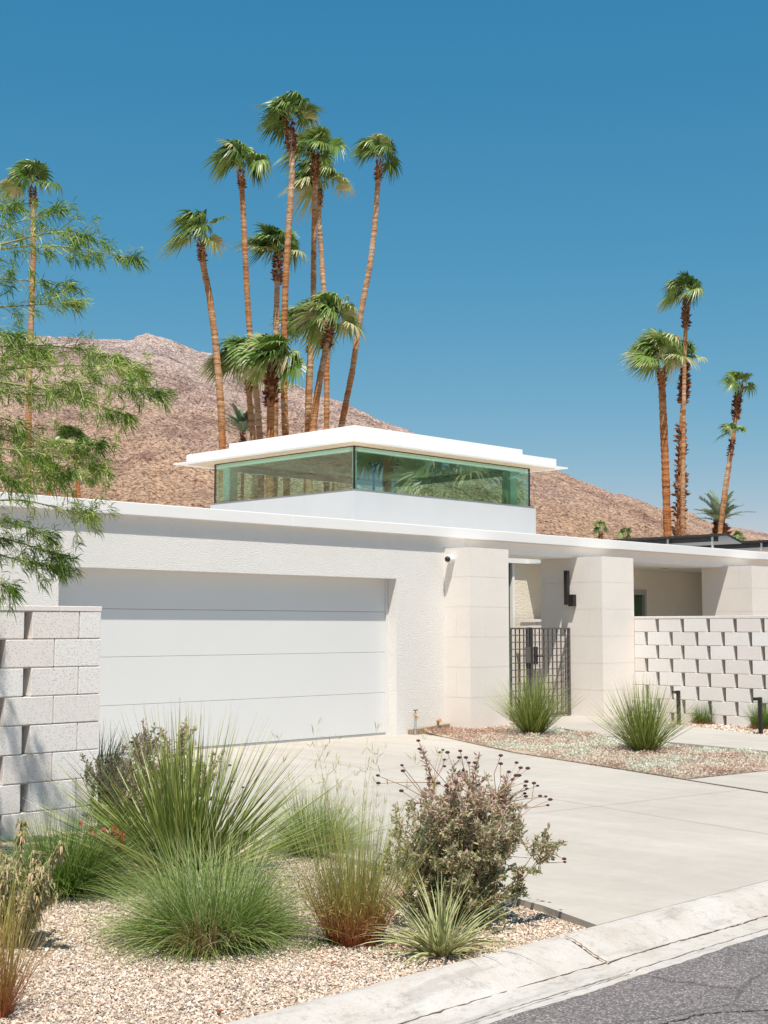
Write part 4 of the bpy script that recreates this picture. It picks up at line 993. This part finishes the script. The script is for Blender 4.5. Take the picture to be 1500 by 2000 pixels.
# small pale arching plant
c = P0(862, 1866)
clump('red_yucca', 'small pale green arching-leaved plant in front of the dried shrub', 'plant', c, [
    ('leaves', 'hesp', dict(n=210, r0=.06, L=(.26, .46), tilt=(.05, 1.3, .8), bend=(.3, 1.3), width=.012, seed=8, nseg=6, twist=.9), lambda T, t: .40+.5*t+np.where(T > .93, .3, 0)),
    ('dead_leaves', 'straw', dict(n=50, r0=.06, L=(.15, .34), tilt=(.9, 1.5, 1), bend=(.1, .7), width=.006, seed=9, nseg=4), lambda T, t: .4*t+0*T)])
# rush-like broom shrub
c = P0(690, 1842)
rt = thing('rush_shrub', 'wispy yellow green rush with reddish base between grass and dried shrub', 'shrub', c)
V, Fq, T, t0 = blades(n=900, center=c, r0=.12, L=(.35, .78), tilt=(.0, .72, .9), bend=(-.35, .25), width=.0040, seed=10, nseg=6)
np_mesh('stems', V, Fq, M['rush'], rt, tint=np.clip(.02+T*1.15+.25*(t0[:, None, None]-.5), 0, 1).ravel())
V, Fq, T, t0 = blades(n=26, center=c, r0=.1, L=(.75, 1.10), tilt=(.0, .40, 1), bend=(-.2, .3), width=.0045, seed=12, nseg=8)
np_mesh('tall_stems', V, Fq, M['rush'], rt, tint=np.clip(.35+.5*T, 0, 1).ravel())
# short side twigs
Vb = V.reshape(26, 9, 2, 3).mean(2); r = np.random.default_rng(3); Pk = Vb[:, 4:, :].reshape(-1, 3); Pk = np.repeat(Pk, 4, 0)+r.normal(size=(len(Pk)*4, 3))*.004
Dk = r.normal(size=Pk.shape)*.5+np.array([0, 0, 1.0]); leaves('side_twigs', Pk, Dk, r.normal(size=Pk.shape), .03+.04*r.random(len(Pk)), .003, M['rush'], .4+.4*r.random(len(Pk)), rt)['kind'] = 'stuff'
Vs, Fq, T, t0 = blades(n=700, center=c+np.array([0, 0, .0]), r0=.13, L=(.2, .5), tilt=(.0, .8, .9), bend=(-.3, .3), width=.004, seed=14, nseg=4)
Vm = Vs.reshape(700, 5, 2, 3).mean(2)[:, 1:4].reshape(-1, 3); Dk = r.normal(size=Vm.shape)*.6+np.array([0, 0, .9])
hh = np.clip((Vm[:, 2]-c[2])/.4, 0, 1)
leaves('fine_leaves', Vm, Dk, r.normal(size=Vm.shape), .03+.03*r.random(len(Vm)), .0035, M['rush'], np.clip(.1+hh*.9+.2*r.normal(size=len(hh)), 0, 1), rt)

# ------------------------------------------------------------------ woody shrubs with small leaves and seed heads
def shrub(name, label, center, R, H, nst, seed, leafL, mat, heads, head_px=None, w=None, lean=(0, 0), dens=1.0, tfun=None, topbias=.25):
    r = np.random.default_rng(seed); root = thing(name, label, 'shrub', center); c = np.array(center); st = MB(); LP = []; LD = []; tips = []
    for i in range(nst):
        az = r.random()*2*PI; th = abs(r.normal())*.66+.05; th = min(th, 1.12)
        L = H*(.75+.35*r.random())*(1 if th < .6 else R/H*1.0+.1)
        p = c+np.array([math.cos(az), math.sin(az), 0])*.05*r.random(); path = [p]; e = th; m = 7
        for s in range(m):
            d = np.array([math.sin(e)*math.cos(az)+lean[0]*.2, math.sin(e)*math.sin(az)+lean[1]*.2, math.cos(e)]); d = d+r.normal(size=3)*.10; d /= np.linalg.norm(d)
            p = p+d*L/m; path.append(p); e = e*.93; az += r.normal()*.12
        st.tube(path, list(np.linspace(.0055, .0018, m+1)), 4, False); tips.append(path[-1])
        # side branches
        for q in range(int(9*dens)):
            k = r.integers(1, m+1); b0 = path[k]; dd = (path[k]-path[k-1]); dd /= np.linalg.norm(dd); bd = dd*.9+r.normal(size=3)*.65+np.array([0, 0, .15]); bd /= np.linalg.norm(bd)
            bl = (.09+.13*r.random())*H/.8; pp = [b0, b0+bd*bl*.5, b0+bd*bl+np.array([0, 0, .02])]
            st.tube(pp, [.003, .0024, .0014], 3, False)
            nl = int(56*dens)
            tt = r.random(nl)**.7; LP.append(b0+bd*(bl*tt)[:, None]+np.array([0, 0, 1.0])*(.02*tt)[:, None]+r.normal(size=(nl, 3))*.005); LD.append(bd*.5+r.normal(size=(nl, 3))*.8+np.array([0, 0, .3]))
    st.build('stems', M['stem'], root)
    P = np.concatenate(LP); D = np.concatenate(LD); n = len(P)
    P[:, 2] = np.maximum(P[:, 2], c[2]+.02)
    hh = (P[:, 2]-c[2])/H; t = np.clip(.30+.28*r.normal(size=n)+topbias*(hh-.4)*2, 0, 1)
    leaves('foliage', P, D, r.normal(size=(n, 3)), leafL*(.6+.8*r.random(n)), leafL*.42, M[mat], t, root, curl=.06)
    hs = []
    if heads:
        for (x, y) in heads:
            hp = PW(x, y, w+r.normal()*.12)
            tb = min(tips, key=lambda q: np.linalg.norm(q-hp)+.25*abs(q[2]-hp[2]+.12) if q[2] < hp[2]+.03 else 9)
            mid = (hp+tb)/2+r.normal(size=3)*.012; MB().tube([tb, mid, hp], [.0022, .0019, .0016], 4, False).build('flower_stalk', M['stem'], root)
            b = MB(); s = .0085+.004*r.random(); b.tube([hp+np.array([0, 0, -s*.5]), hp+np.array([0, 0, -s*.1]), hp+np.array([0, 0, s*.45]), hp+np.array([0, 0, s*.75])], [s*.35, s*1.15, s*1.0, s*.5], 9)
            b.build('seed_head', M['head'], root)
    return root
ce = P0(897, 1800)
wS = float((ce-C0)@Fv)
heads = [(817,1447),(819,1463),(785,1495),(787,1506),(738,1515),(739,1530),(859,1470),(865,1465),(874,1470),(868,1484),(868,1497),(899,1467),(897,1480),(910,1480),(916,1490),(928,1490),(978,1476),(978,1492),(1009,1490),(1017,1500),(1031,1501),(1014,1515),(1008,1515),(994,1508),(1001,1523),(1028,1527),(1026,1535),(1029,1541),(1025,1550),(1027,1556),(1043,1530),(1050,1535),(1055,1555),(1066,1556),(1075,1562),(1070,1573),(838,1520),(856,1530),(872,1535),(890,1528),(784,1545),(876,1548),(984,1565),(983,1578),(905,1505),(1102,1678),(1103,1684),(1080,1679)]
shrub('dried_buckwheat_shrub', 'twiggy brown green shrub with dark round seed heads beside the driveway', ce, .50, .67, 70, 21, .028, 'sage', heads, w=wS, lean=(.02, -.02), dens=1.0, topbias=.3)
c = P0(285, 1672)
wS = float((c-C0)@Fv)
heads = [(257,1450),(300,1456),(309,1434),(375,1426),(449,1495),(452,1527),(342,1478),(475,1538),(440,1550)]
shrub('woody_shrub', 'leafy brown green shrub half hidden behind the large desert spoon', c, .62, .70, 56, 31, .028, 'sage', heads, w=wS, lean=(.1, .1), dens=1.0)
# bushes at left edge: whorled narrow leaves and dry stems
c = P0(35, 1850)
wd = float((c-C0)@Fv)
root = thing('milkweed_shrub', 'dry yellow brown shrub with curled narrow leaves at the left edge', 'shrub', c)
r = np.random.default_rng(77); st = MB(); LP = []; LD = []
stems = [([(28,1850),(34,1760),(40,1690),(44,1610)], 1), ([(40,1845),(70,1760),(100,1700),(122,1650)], 1), ([(10,1850),(5,1780),(-5,1700),(-12,1640)], 1), ([(30,1850),(20,1790),(12,1730),(15,1680)], 0), ([(45,1850),(60,1790),(75,1740),(85,1720)], 0), ([(5,1850),(-20,1760),(-30,1700),(-60,1640)], 0), ([(20,1850),(50,1800),(90,1770),(110,1745)], 0)]
for k in range(34): 
    x0 = r.uniform(-70, 105); stems.append(([(r.uniform(0, 50), 1850), ((x0+20)/2, 1800), (x0*.9, 1750), (x0, r.uniform(1660, 1760))], 0))
for pts, big in stems:
    dw = r.normal()*.12; path = [PW(x, y, wd+dw*i/3) for i, (x, y) in enumerate(pts)]
    P, t = resample(path, .03); st.tube(list(P[::3])+[P[-1]], .004, 4, False)
    m = len(P); kk = r.integers(m//4, m, 150 if big else 110)
    if big: kk = np.r_[kk, np.full(90, 0)+r.integers(int(m*.8), m, 90)]
    LP.append(P[kk]+r.normal(size=(len(kk), 3))*.004); a = r.random(len(kk))*2*PI; LD.append(np.stack([np.cos(a), np.sin(a), -.1+.5*r.normal(size=len(kk))], 1))
st.build('stems', simple('pale_stem', (.42, .37, .28), .8), root)
P = np.concatenate(LP); D = np.concatenate(LD); n = len(P)
D /= np.linalg.norm(D, axis=1)[:, None]; L = .050*(.4+.9*r.random(n)); m1 = P+D*L[:, None]*.55+np.array([0, 0, .006]); t = np.clip(.5+.4*r.normal(size=n)-(P[:, 2]-c[2]-.35)*.6, 0, 1)
sd = np.cross(D, [0, 0, 1.0]); sd /= np.linalg.norm(sd, axis=1)[:, None]+1e-9; tip = P+D*L[:, None]*.85+np.array([0, 0, -1.0])*(L*.45)[:, None]
V = np.stack([P-sd*.002, P+sd*.002, m1+sd*.0045, m1-sd*.0045, tip+sd*.0008, tip-sd*.0008], 1)
Fq = (np.arange(n)*6)[:, None, None]+np.array([[0, 1, 2, 3], [3, 2, 4, 5]])[None]
np_mesh('foliage', V.reshape(-1, 3), Fq.reshape(-1, 4), M['milk'], root, tint=np.repeat(t, 6))
c = P0(-25, 1985)
V, Fq, T, t0 = blades(n=420, center=c, r0=.10, L=(.25, .60), tilt=(.0, .7, 1), bend=(-.3, .4), width=.004, seed=88, nseg=5)
root = thing('dry_rush', 'thin orange brown rush stems at the bottom left corner', 'shrub', c)
np_mesh('stems', V, Fq, M['rush'], root, tint=np.clip(.15+.5*T+.3*(t0[:, None, None]-.5), 0, 1).ravel())
# red flower stalk
c = P0(330, 1738)
root = thing('red_flower_stalk', 'leaning stalk with bright red flowers left of the desert spoon', 'flower', c); wq = float((c-C0)@Fv)
pts = [PW(x, y, wq-.0*i) for i, (x, y) in enumerate([(330,1738),(290,1705),(240,1672),(195,1636),(158,1607)])]
MB().tube(pts, [.005, .005, .004, .003, .002], 6).build('stalk', simple('tan_stalk', (.50, .30, .17), .7), root)
r = np.random.default_rng(8)
for (x, y, s, k) in ((222, 1625, 9, 22), (238, 1630, 10, 34), (232, 1648, 10, 20), (180, 1617, 5, 12), (236, 1662, 5, 10), (160, 1608, 4, 8), (205, 1622, 6, 8)):
    Pq = np.array([PW(x+r.normal()*s*.45, y+r.normal()*s*.6, wq+r.normal()*.01) for _ in range(k)]); D = r.normal(size=Pq.shape); D[:, 2] -= .3
    leaves('flower', Pq, D, r.normal(size=Pq.shape), .024, .012, M['red'], np.zeros(k), root)
# creeping weed and fallen leaves
c = P0(625, 1848)
root = thing('weed', 'tiny flat green weed beside the round grass clump', 'plant', c)
n = 260; a = rng.random(n)*2*PI; q = .13*np.sqrt(rng.random(n)); P = c+np.stack([q*np.cos(a), q*np.sin(a)*.6, .012*rng.random(n)+.004], 1)
leaves('foliage', P, np.stack([rng.normal(size=n), rng.normal(size=n), .2+.2*rng.random(n)], 1), np.tile([0, 0, 1.0], (n, 1))+rng.normal(size=(n, 3))*.3, .014, .008, M['willow'], rng.random(n)*.4, root)
fl = [(645, 1885, 'bottom-left of the rush'), (770, 1850, 'between rush and pale arching plant'), (812, 1822, 'under the dried shrub'), (520, 1958, 'near the kerb below the grass clump'), (420, 1978, 'at the lowest edge of the gravel'), (268, 1770, 'left of the round grass clump')]
for i, (x, y, w_) in enumerate(fl):
    p = P0(x, y, .012); a = i*1.3; d = np.array([math.cos(a), math.sin(a), .25]); s = np.array([-math.sin(a), math.cos(a), .1]); Ld = .045
    b = MB(); b.add([p, p+d*Ld*.4+s*.011+np.array([0, 0, .006]), p+d*Ld+np.array([0, 0, .004]), p+d*Ld*.4-s*.011+np.array([0, 0, .006]), p+d*Ld*.45-np.array([0, 0, .002])], [(0, 1, 4), (1, 2, 4), (2, 3, 4), (3, 0, 4)])
    o = b.build('fallen_leaf', M['redleaf'], loc=p); tag(o, 'dry reddish leaf lying on the gravel '+w_, 'leaf', 'fallen leaves on the gravel')
# dark bush behind the left wall end
r = np.random.default_rng(5); c = np.array([6.72, 10.3, -.03]); root = thing('dark_shrub', 'small dark green shrub behind the end of the left block wall', 'shrub', c)
V, Fq, T, t0 = blades(n=500, center=c, r0=.25, L=(.4, .75), tilt=(.0, .8, 1), bend=(.1, .7), width=.014, seed=19, nseg=4)
np_mesh('foliage', V, Fq, M['darkbush'], root, tint=(T*.5+.5*t0[:, None, None]).ravel())

# spiky plants by the entry
def Pz(x, y, z):
    p = G(x, y, z); return p
c = Pz(1042, 1436, .03)
clump('desert_spoon', 'spiky green desert spoon in front of the entry gate', 'plant', c, [
    ('leaf_rosette', 'stiff', dict(n=620, r0=.12, L=(.66, 1.0), tilt=(.0, 1.02, .85), bend=(-.02, .12), width=.011, seed=41, nseg=4), stiffT),
    ('dead_base', 'straw', dict(n=120, r0=.14, L=(.06, .16), tilt=(.6, 1.5, 1), bend=(.1, .5), width=.01, seed=42, nseg=2), lambda T, t: .3*t+0*T)], 'desert spoons beside the walk')
c = Pz(1257, 1470, .02)
clump('desert_spoon', 'spiky green desert spoon in front of the right block wall', 'plant', c, [
    ('leaf_rosette', 'stiff', dict(n=560, r0=.11, L=(.66, .96), tilt=(.0, 1.0, .85), bend=(-.02, .14), width=.011, seed=43, nseg=4), stiffT),
    ('dead_base', 'straw', dict(n=60, r0=.12, L=(.05, .12), tilt=(.6, 1.5, 1), bend=(.1, .5), width=.01, seed=44, nseg=2), lambda T, t: .3*t+0*T)], 'desert spoons beside the walk')
for (x, y, h, sd, lab) in ((1377, 1414, .27, 51, 'small grass tuft with orange base at the block wall, between the two path lights'), (1492, 1424, .34, 53, 'small grass tuft with orange base behind the right path light'), (1297, 1402, .30, 55, 'small grass tuft half hidden behind the right desert spoon')):
    c = Pz(x, y, -.01)
    clump('grass_tuft', lab, 'grass clump', c, [
        ('blades', 'deer', dict(n=620, r0=.14, L=(h*.8, h*1.45), tilt=(.0, .75, 1), bend=(.1, .7), width=.006, seed=sd, nseg=4), lambda T, t: .0+.4*t+.35*T**2),
        ('dead_base', 'straw', dict(n=420, r0=.20, L=(.05, .13), tilt=(.1, .7, 1), bend=(.1, .5), width=.008, seed=sd+1, nseg=2), lambda T, t: .5*t+0*T)], 'small grass tufts along the right wall')
# path lights
for (x, yt, yb, lab) in ((1326, 1350, 1418, 'black angled path light beside the right desert spoon'), (1486, 1363, 1435, 'black angled path light at the right edge')):
    p = Pz(x, yb, -.01); w_ = float((p-C0)@Fv); h = (yb-yt)*w_/FPX
    root = thing('path_light', lab, 'path light', p, 'black path lights along the walk')
    MB().box(p[0]-.024, p[0]+.024, p[1]-.024, p[1]+.024, p[2]-.05, p[2]+h).build('post', M['metal'], root, bevel=.003)
    MB().hexa([tuple(p+np.array(v)) for v in ((-.10, .024, h-.045), (-.026, -.02, h-.045), (-.026, .024, h-.045), (-.085, .06, h-.045), (-.10, .024, h-.002), (-.026, -.02, h-.002), (-.026, .024, h-.002), (-.085, .06, h-.002))]).build('light_arm', M['metal'], root)
p = Pz(1012, 1424, .05)
root = thing('spotlight', 'small black garden spotlight left of the desert spoon at the gate', 'spotlight', p)
MB().tube([p+np.array([0, 0, -.05]), p+np.array([0, 0, .05])], .01, 6).build('stake', M['black'], root)
MB().tube([p+np.array([-.05, -.03, .06]), p+np.array([.04, .03, .11])], [.028, .036], 12).build('lamp_head', M['black'], root)

# ------------------------------------------------------------------ thin-leaved tree at the left
def left_tree():
    r = np.random.default_rng(99)
    base = np.array([2.6, 8.3, -.03]); root = thing('willow_leaved_tree', 'airy green tree with drooping thin leaves reaching in from the left', 'tree', base)
    wt = 8.4
    tb = MB(); fork = np.array([2.9, 8.4, 2.6])
    tb.tube([base, base+np.array([.05, .0, 1.0]), fork, fork+np.array([.3, .2, 1.2]), fork+np.array([.6, .3, 2.6])], [.10, .085, .07, .05, .03], 10)
    tb.build('trunk', M['bark'], root, smooth=True)
    # boughs in the picture: (points, depth, foliage spread, density)
    B = [
     ([(-350,560),(-120,500),(0,487),(80,476),(150,483),(215,498),(262,505)], 8.2, 1.0),
     ([(-300,500),(-60,450),(20,440),(70,425),(110,408)], 8.6, 1.0),
     ([(-100,500),(40,470),(90,450),(130,447),(165,460)], 8.0, 1.0),
     ([(-300,470),(-100,430),(-20,418),(30,405)], 8.3, 1.2),
     ([(-300,620),(-60,545),(20,540),(80,556),(130,556)], 8.8, 1.0),
     ([(-300,640),(-60,600),(30,600),(90,592),(140,592)], 8.4, .9),
     ([(-300,680),(-60,640),(0,640),(30,655)], 8.1, 1.3),
     ([(-250,720),(-40,680),(50,672),(130,675),(190,690),(235,702)], 8.5, 1.1),
     ([(-250,760),(-40,730),(60,715),(150,712),(215,715),(272,722)], 8.2, 1.1),
     ([(-250,800),(-40,765),(60,755),(150,745),(240,752),(305,765)], 8.0, 1.2),
     ([(-200,730),(-30,700),(30,700),(80,690)], 8.7, 1.6),
     ([(60,755),(130,765),(190,790),(245,812)], 8.1, .8),
     ([(-200,820),(-40,760),(40,770),(110,775),(165,780)], 8.6, 1.3),
     ([(-200,840),(-30,800),(20,815),(60,840),(95,870),(150,868),(190,868)], 8.3, 1.1),
     ([(-200,860),(-30,870),(40,880),(100,885),(140,905),(195,915)], 8.2, 1.2),
     ([(-150,870),(0,850),(30,860),(70,880),(110,925)], 8.7, 1.4),
     ([(-150,950),(-20,900),(40,915),(90,930),(130,925)], 8.5, 1.2),
     ([(-150,930),(-30,910),(0,925),(25,940)], 7.9, 1.3),
     ([(-150,1010),(-20,975),(45,970),(90,985),(130,1000),(175,1002)], 8.4, .8),
     ([(-100,1020),(-10,1010),(30,1018),(70,1035),(100,1050)], 8.4, 1.2),
     ([(-100,1040),(-10,1045),(40,1060),(80,1070),(118,1088)], 8.4, 1.2),
     ([(-100,1060),(-10,1080),(30,1095),(70,1100),(112,1108)], 8.4, 1.1),
     ([(-100,1080),(-20,1120),(5,1140),(20,1150)], 8.4, 1.0),
     ([(-700,380),(-400,330),(-200,360),(-100,400)], 8.6, 1.2),
     ]
    br = MB(); tw = MB(); LP = []; LD = []; LT = []; LL = []
    def cluster(p, d, n, sc, tb_):
        D = d*.9+r.normal(size=(n, 3))*.62+np.array([0, 0, -.25]); D /= np.linalg.norm(D, axis=1)[:, None]
        LP.append(p+r.normal(size=(n, 3))*.012); LD.append(D); LL.append(sc*(.6+.7*r.random(n))); LT.append(np.clip(tb_+r.normal(size=n)*.15, 0, 1))
    for bi, (pts, w, dn) in enumerate(B):
        path = [PW(x, y, w+r.normal()*.05) for x, y in pts]; P, t = resample(path, .03)
        if True : start = P[0]; 
        br.tube([fork+np.array([.2, .1, .6+.02*bi]), (fork+P[0])/2+np.array([0, 0, .3]), P[0]], [.02, .014, .008], 5, False)
        m = len(P); br.tube(list(P[::4])+[P[-1]], list(np.linspace(.008, .002, len(P[::4])+1)), 4, False)
        vis0 = int(m*.18)
        tone = .45+.25*r.normal()
        nt_ = int(m*(1.5 if pts[-1][1] > 660 else 1.1)*dn)
        for k in r.integers(vis0, m, nt_):
            u = k/m; d = P[min(k+1, m-1)]-P[max(k-1, 0)]; d /= np.linalg.norm(d)
            q = d*.8+r.normal(size=3)*.45+np.array([0, 0, -.12]); q /= np.linalg.norm(q); L = .05+.13*r.random()
            e_ = P[k]+q*L; tw.tube([P[k], P[k]+q*L*.5, e_+np.array([0, 0, -.012])], [.0019, .0015, .001], 3, False)
            if r.random() < .52: cluster(e_, q, int(13+10*r.random()), .068, tone)
            nn = 5; tt = r.random(nn); LP.append(P[k]+q*(L*tt)[:, None]); DD = q*.4+r.normal(size=(nn, 3))*.7; LD.append(DD); LL.append(.03+.04*r.random(nn)); LT.append(np.clip(.72+.25*r.normal(size=nn), 0, 1))
        d = P[-1]-P[-4]; d /= np.linalg.norm(d)
        cluster(P[-1], d, 60, .105, tone-.12); cluster(P[-3], d, 34, .09, tone-.1); cluster(P[-6], d, 20, .08, tone)
    # boughs high on the left that throw the streaky shade on the block wall
    for k in range(13):
        p = np.array([r.uniform(3.2, 4.6), r.uniform(7.3, 8.6), r.uniform(3.4, 5.0)]); d = np.array([.7, -.2, -.3])+r.normal(size=3)*.2; d /= np.linalg.norm(d)
        pr = (p-C0); ww = pr@Fv; sx = 750+FPX*(pr@Rv)/ww
        if sx > -40: continue
        cluster(p, d, 34, .10, .4); br.tube([fork+np.array([.4, .2, 1.5]), (p+fork)/2+np.array([0, 0, .5]), p], [.015, .009, .003], 4, False)
    br.build('branches', M['bough'], root); tw.build('twigs', M['twig'], root)
    P = np.concatenate(LP); D = np.concatenate(LD); L = np.concatenate(LL); T = np.concatenate(LT); n = len(P)
    D /= np.linalg.norm(D, axis=1)[:, None]; sd = np.cross(D, r.normal(size=(n, 3))); sd /= np.linalg.norm(sd, axis=1)[:, None]+1e-9
    w = .0028; m1 = P+D*(L*.5)[:, None]; tp = P+D*(L*.93)[:, None]+np.array([0, 0, -1.0])*(L*.22)[:, None]
    V = np.stack([P-sd*w*.4, P+sd*w*.4, m1+sd*w, m1-sd*w, tp+sd*w*.2, tp-sd*w*.2], 1)
    Fq = (np.arange(n)*6)[:, None, None]+np.array([[0, 1, 2, 3], [3, 2, 4, 5]])[None]
    np_mesh('crown', V.reshape(-1, 3), Fq.reshape(-1, 4), M['willow'], root, tint=np.repeat(T, 6))
left_tree()

# ------------------------------------------------------------------ camera, light, sky
cam = bpy.data.cameras.new('camera'); co = bpy.data.objects.new('camera', cam); COL.objects.link(co)
cam.sensor_fit = 'VERTICAL'; cam.sensor_height = 24.0; cam.lens = FPX/2000.0*24.0; cam.clip_end = 6000; cam.clip_start = .05
import mathutils
R3 = mathutils.Matrix((tuple(Rv), tuple(UP), tuple(-FW))).transposed()
co.matrix_world = mathutils.Matrix.Translation(tuple(C0)) @ R3.to_4x4()
S.camera = co
SD = np.array([-.294, -.335, 1.0]); SD /= np.linalg.norm(SD)
sun = bpy.data.lights.new('sun', 'SUN'); sun.energy = 4.8; sun.angle = math.radians(.53); sun.color = (1.0, .94, .865)
so = bpy.data.objects.new('sun', sun); COL.objects.link(so)
so.rotation_euler = mathutils.Vector(tuple(SD)).to_track_quat('Z', 'Y').to_euler()
wd = bpy.data.worlds.new('World'); S.world = wd; wd.use_nodes = True; nt = wd.node_tree; bg = nt.nodes['Background']
sk = nt.nodes.new('ShaderNodeTexSky'); sk.sky_type = 'NISHITA'; sk.sun_disc = False; sk.sun_elevation = math.asin(SD[2]); sk.sun_rotation = math.atan2(SD[0], SD[1])
sk.altitude = 1200; sk.air_density = 1.0; sk.dust_density = .5; sk.ozone_density = 3.0
hs = nt.nodes.new('ShaderNodeHueSaturation'); hs.inputs['Saturation'].default_value = 1.10; hs.inputs['Value'].default_value = 1.0
mu = nt.nodes.new('ShaderNodeMix'); mu.data_type = 'RGBA'; mu.blend_type = 'MULTIPLY'; mu.inputs[0].default_value = 1; mu.inputs[7].default_value = (.72, 1.05, .97, 1)
nt.links.new(sk.outputs[0], hs.inputs['Color']); nt.links.new(hs.outputs[0], mu.inputs[6]); 
sp_ = nt.nodes.new('ShaderNodeSeparateColor'); cb_ = nt.nodes.new('ShaderNodeCombineColor'); nt.links.new(mu.outputs[2], sp_.inputs[0])
for i_, (k_, x0_, g_) in enumerate(((.346, .568, 1.48), (1.80, 1.663, .70), (3.44, 3.177, .50))):
    d_ = nt.nodes.new('ShaderNodeMath'); d_.operation = 'MULTIPLY'; d_.inputs[1].default_value = 1/x0_; nt.links.new(sp_.outputs[i_], d_.inputs[0])
    p_ = nt.nodes.new('ShaderNodeMath'); p_.operation = 'POWER'; p_.inputs[1].default_value = g_; nt.links.new(d_.outputs[0], p_.inputs[0])
    m_ = nt.nodes.new('ShaderNodeMath'); m_.operation = 'MULTIPLY'; m_.inputs[1].default_value = k_; nt.links.new(p_.outputs[0], m_.inputs[0]); nt.links.new(m_.outputs[0], cb_.inputs[i_])
nt.links.new(cb_.outputs[0], bg.inputs['Color'])
bg.inputs['Strength'].default_value = .096
S.view_settings.view_transform = 'Standard'; S.view_settings.look = 'None'; S.view_settings.exposure = .40; S.view_settings.gamma = 1
S.render.engine = 'CYCLES'
S.cycles.max_bounces = 8; S.cycles.transparent_max_bounces = 16
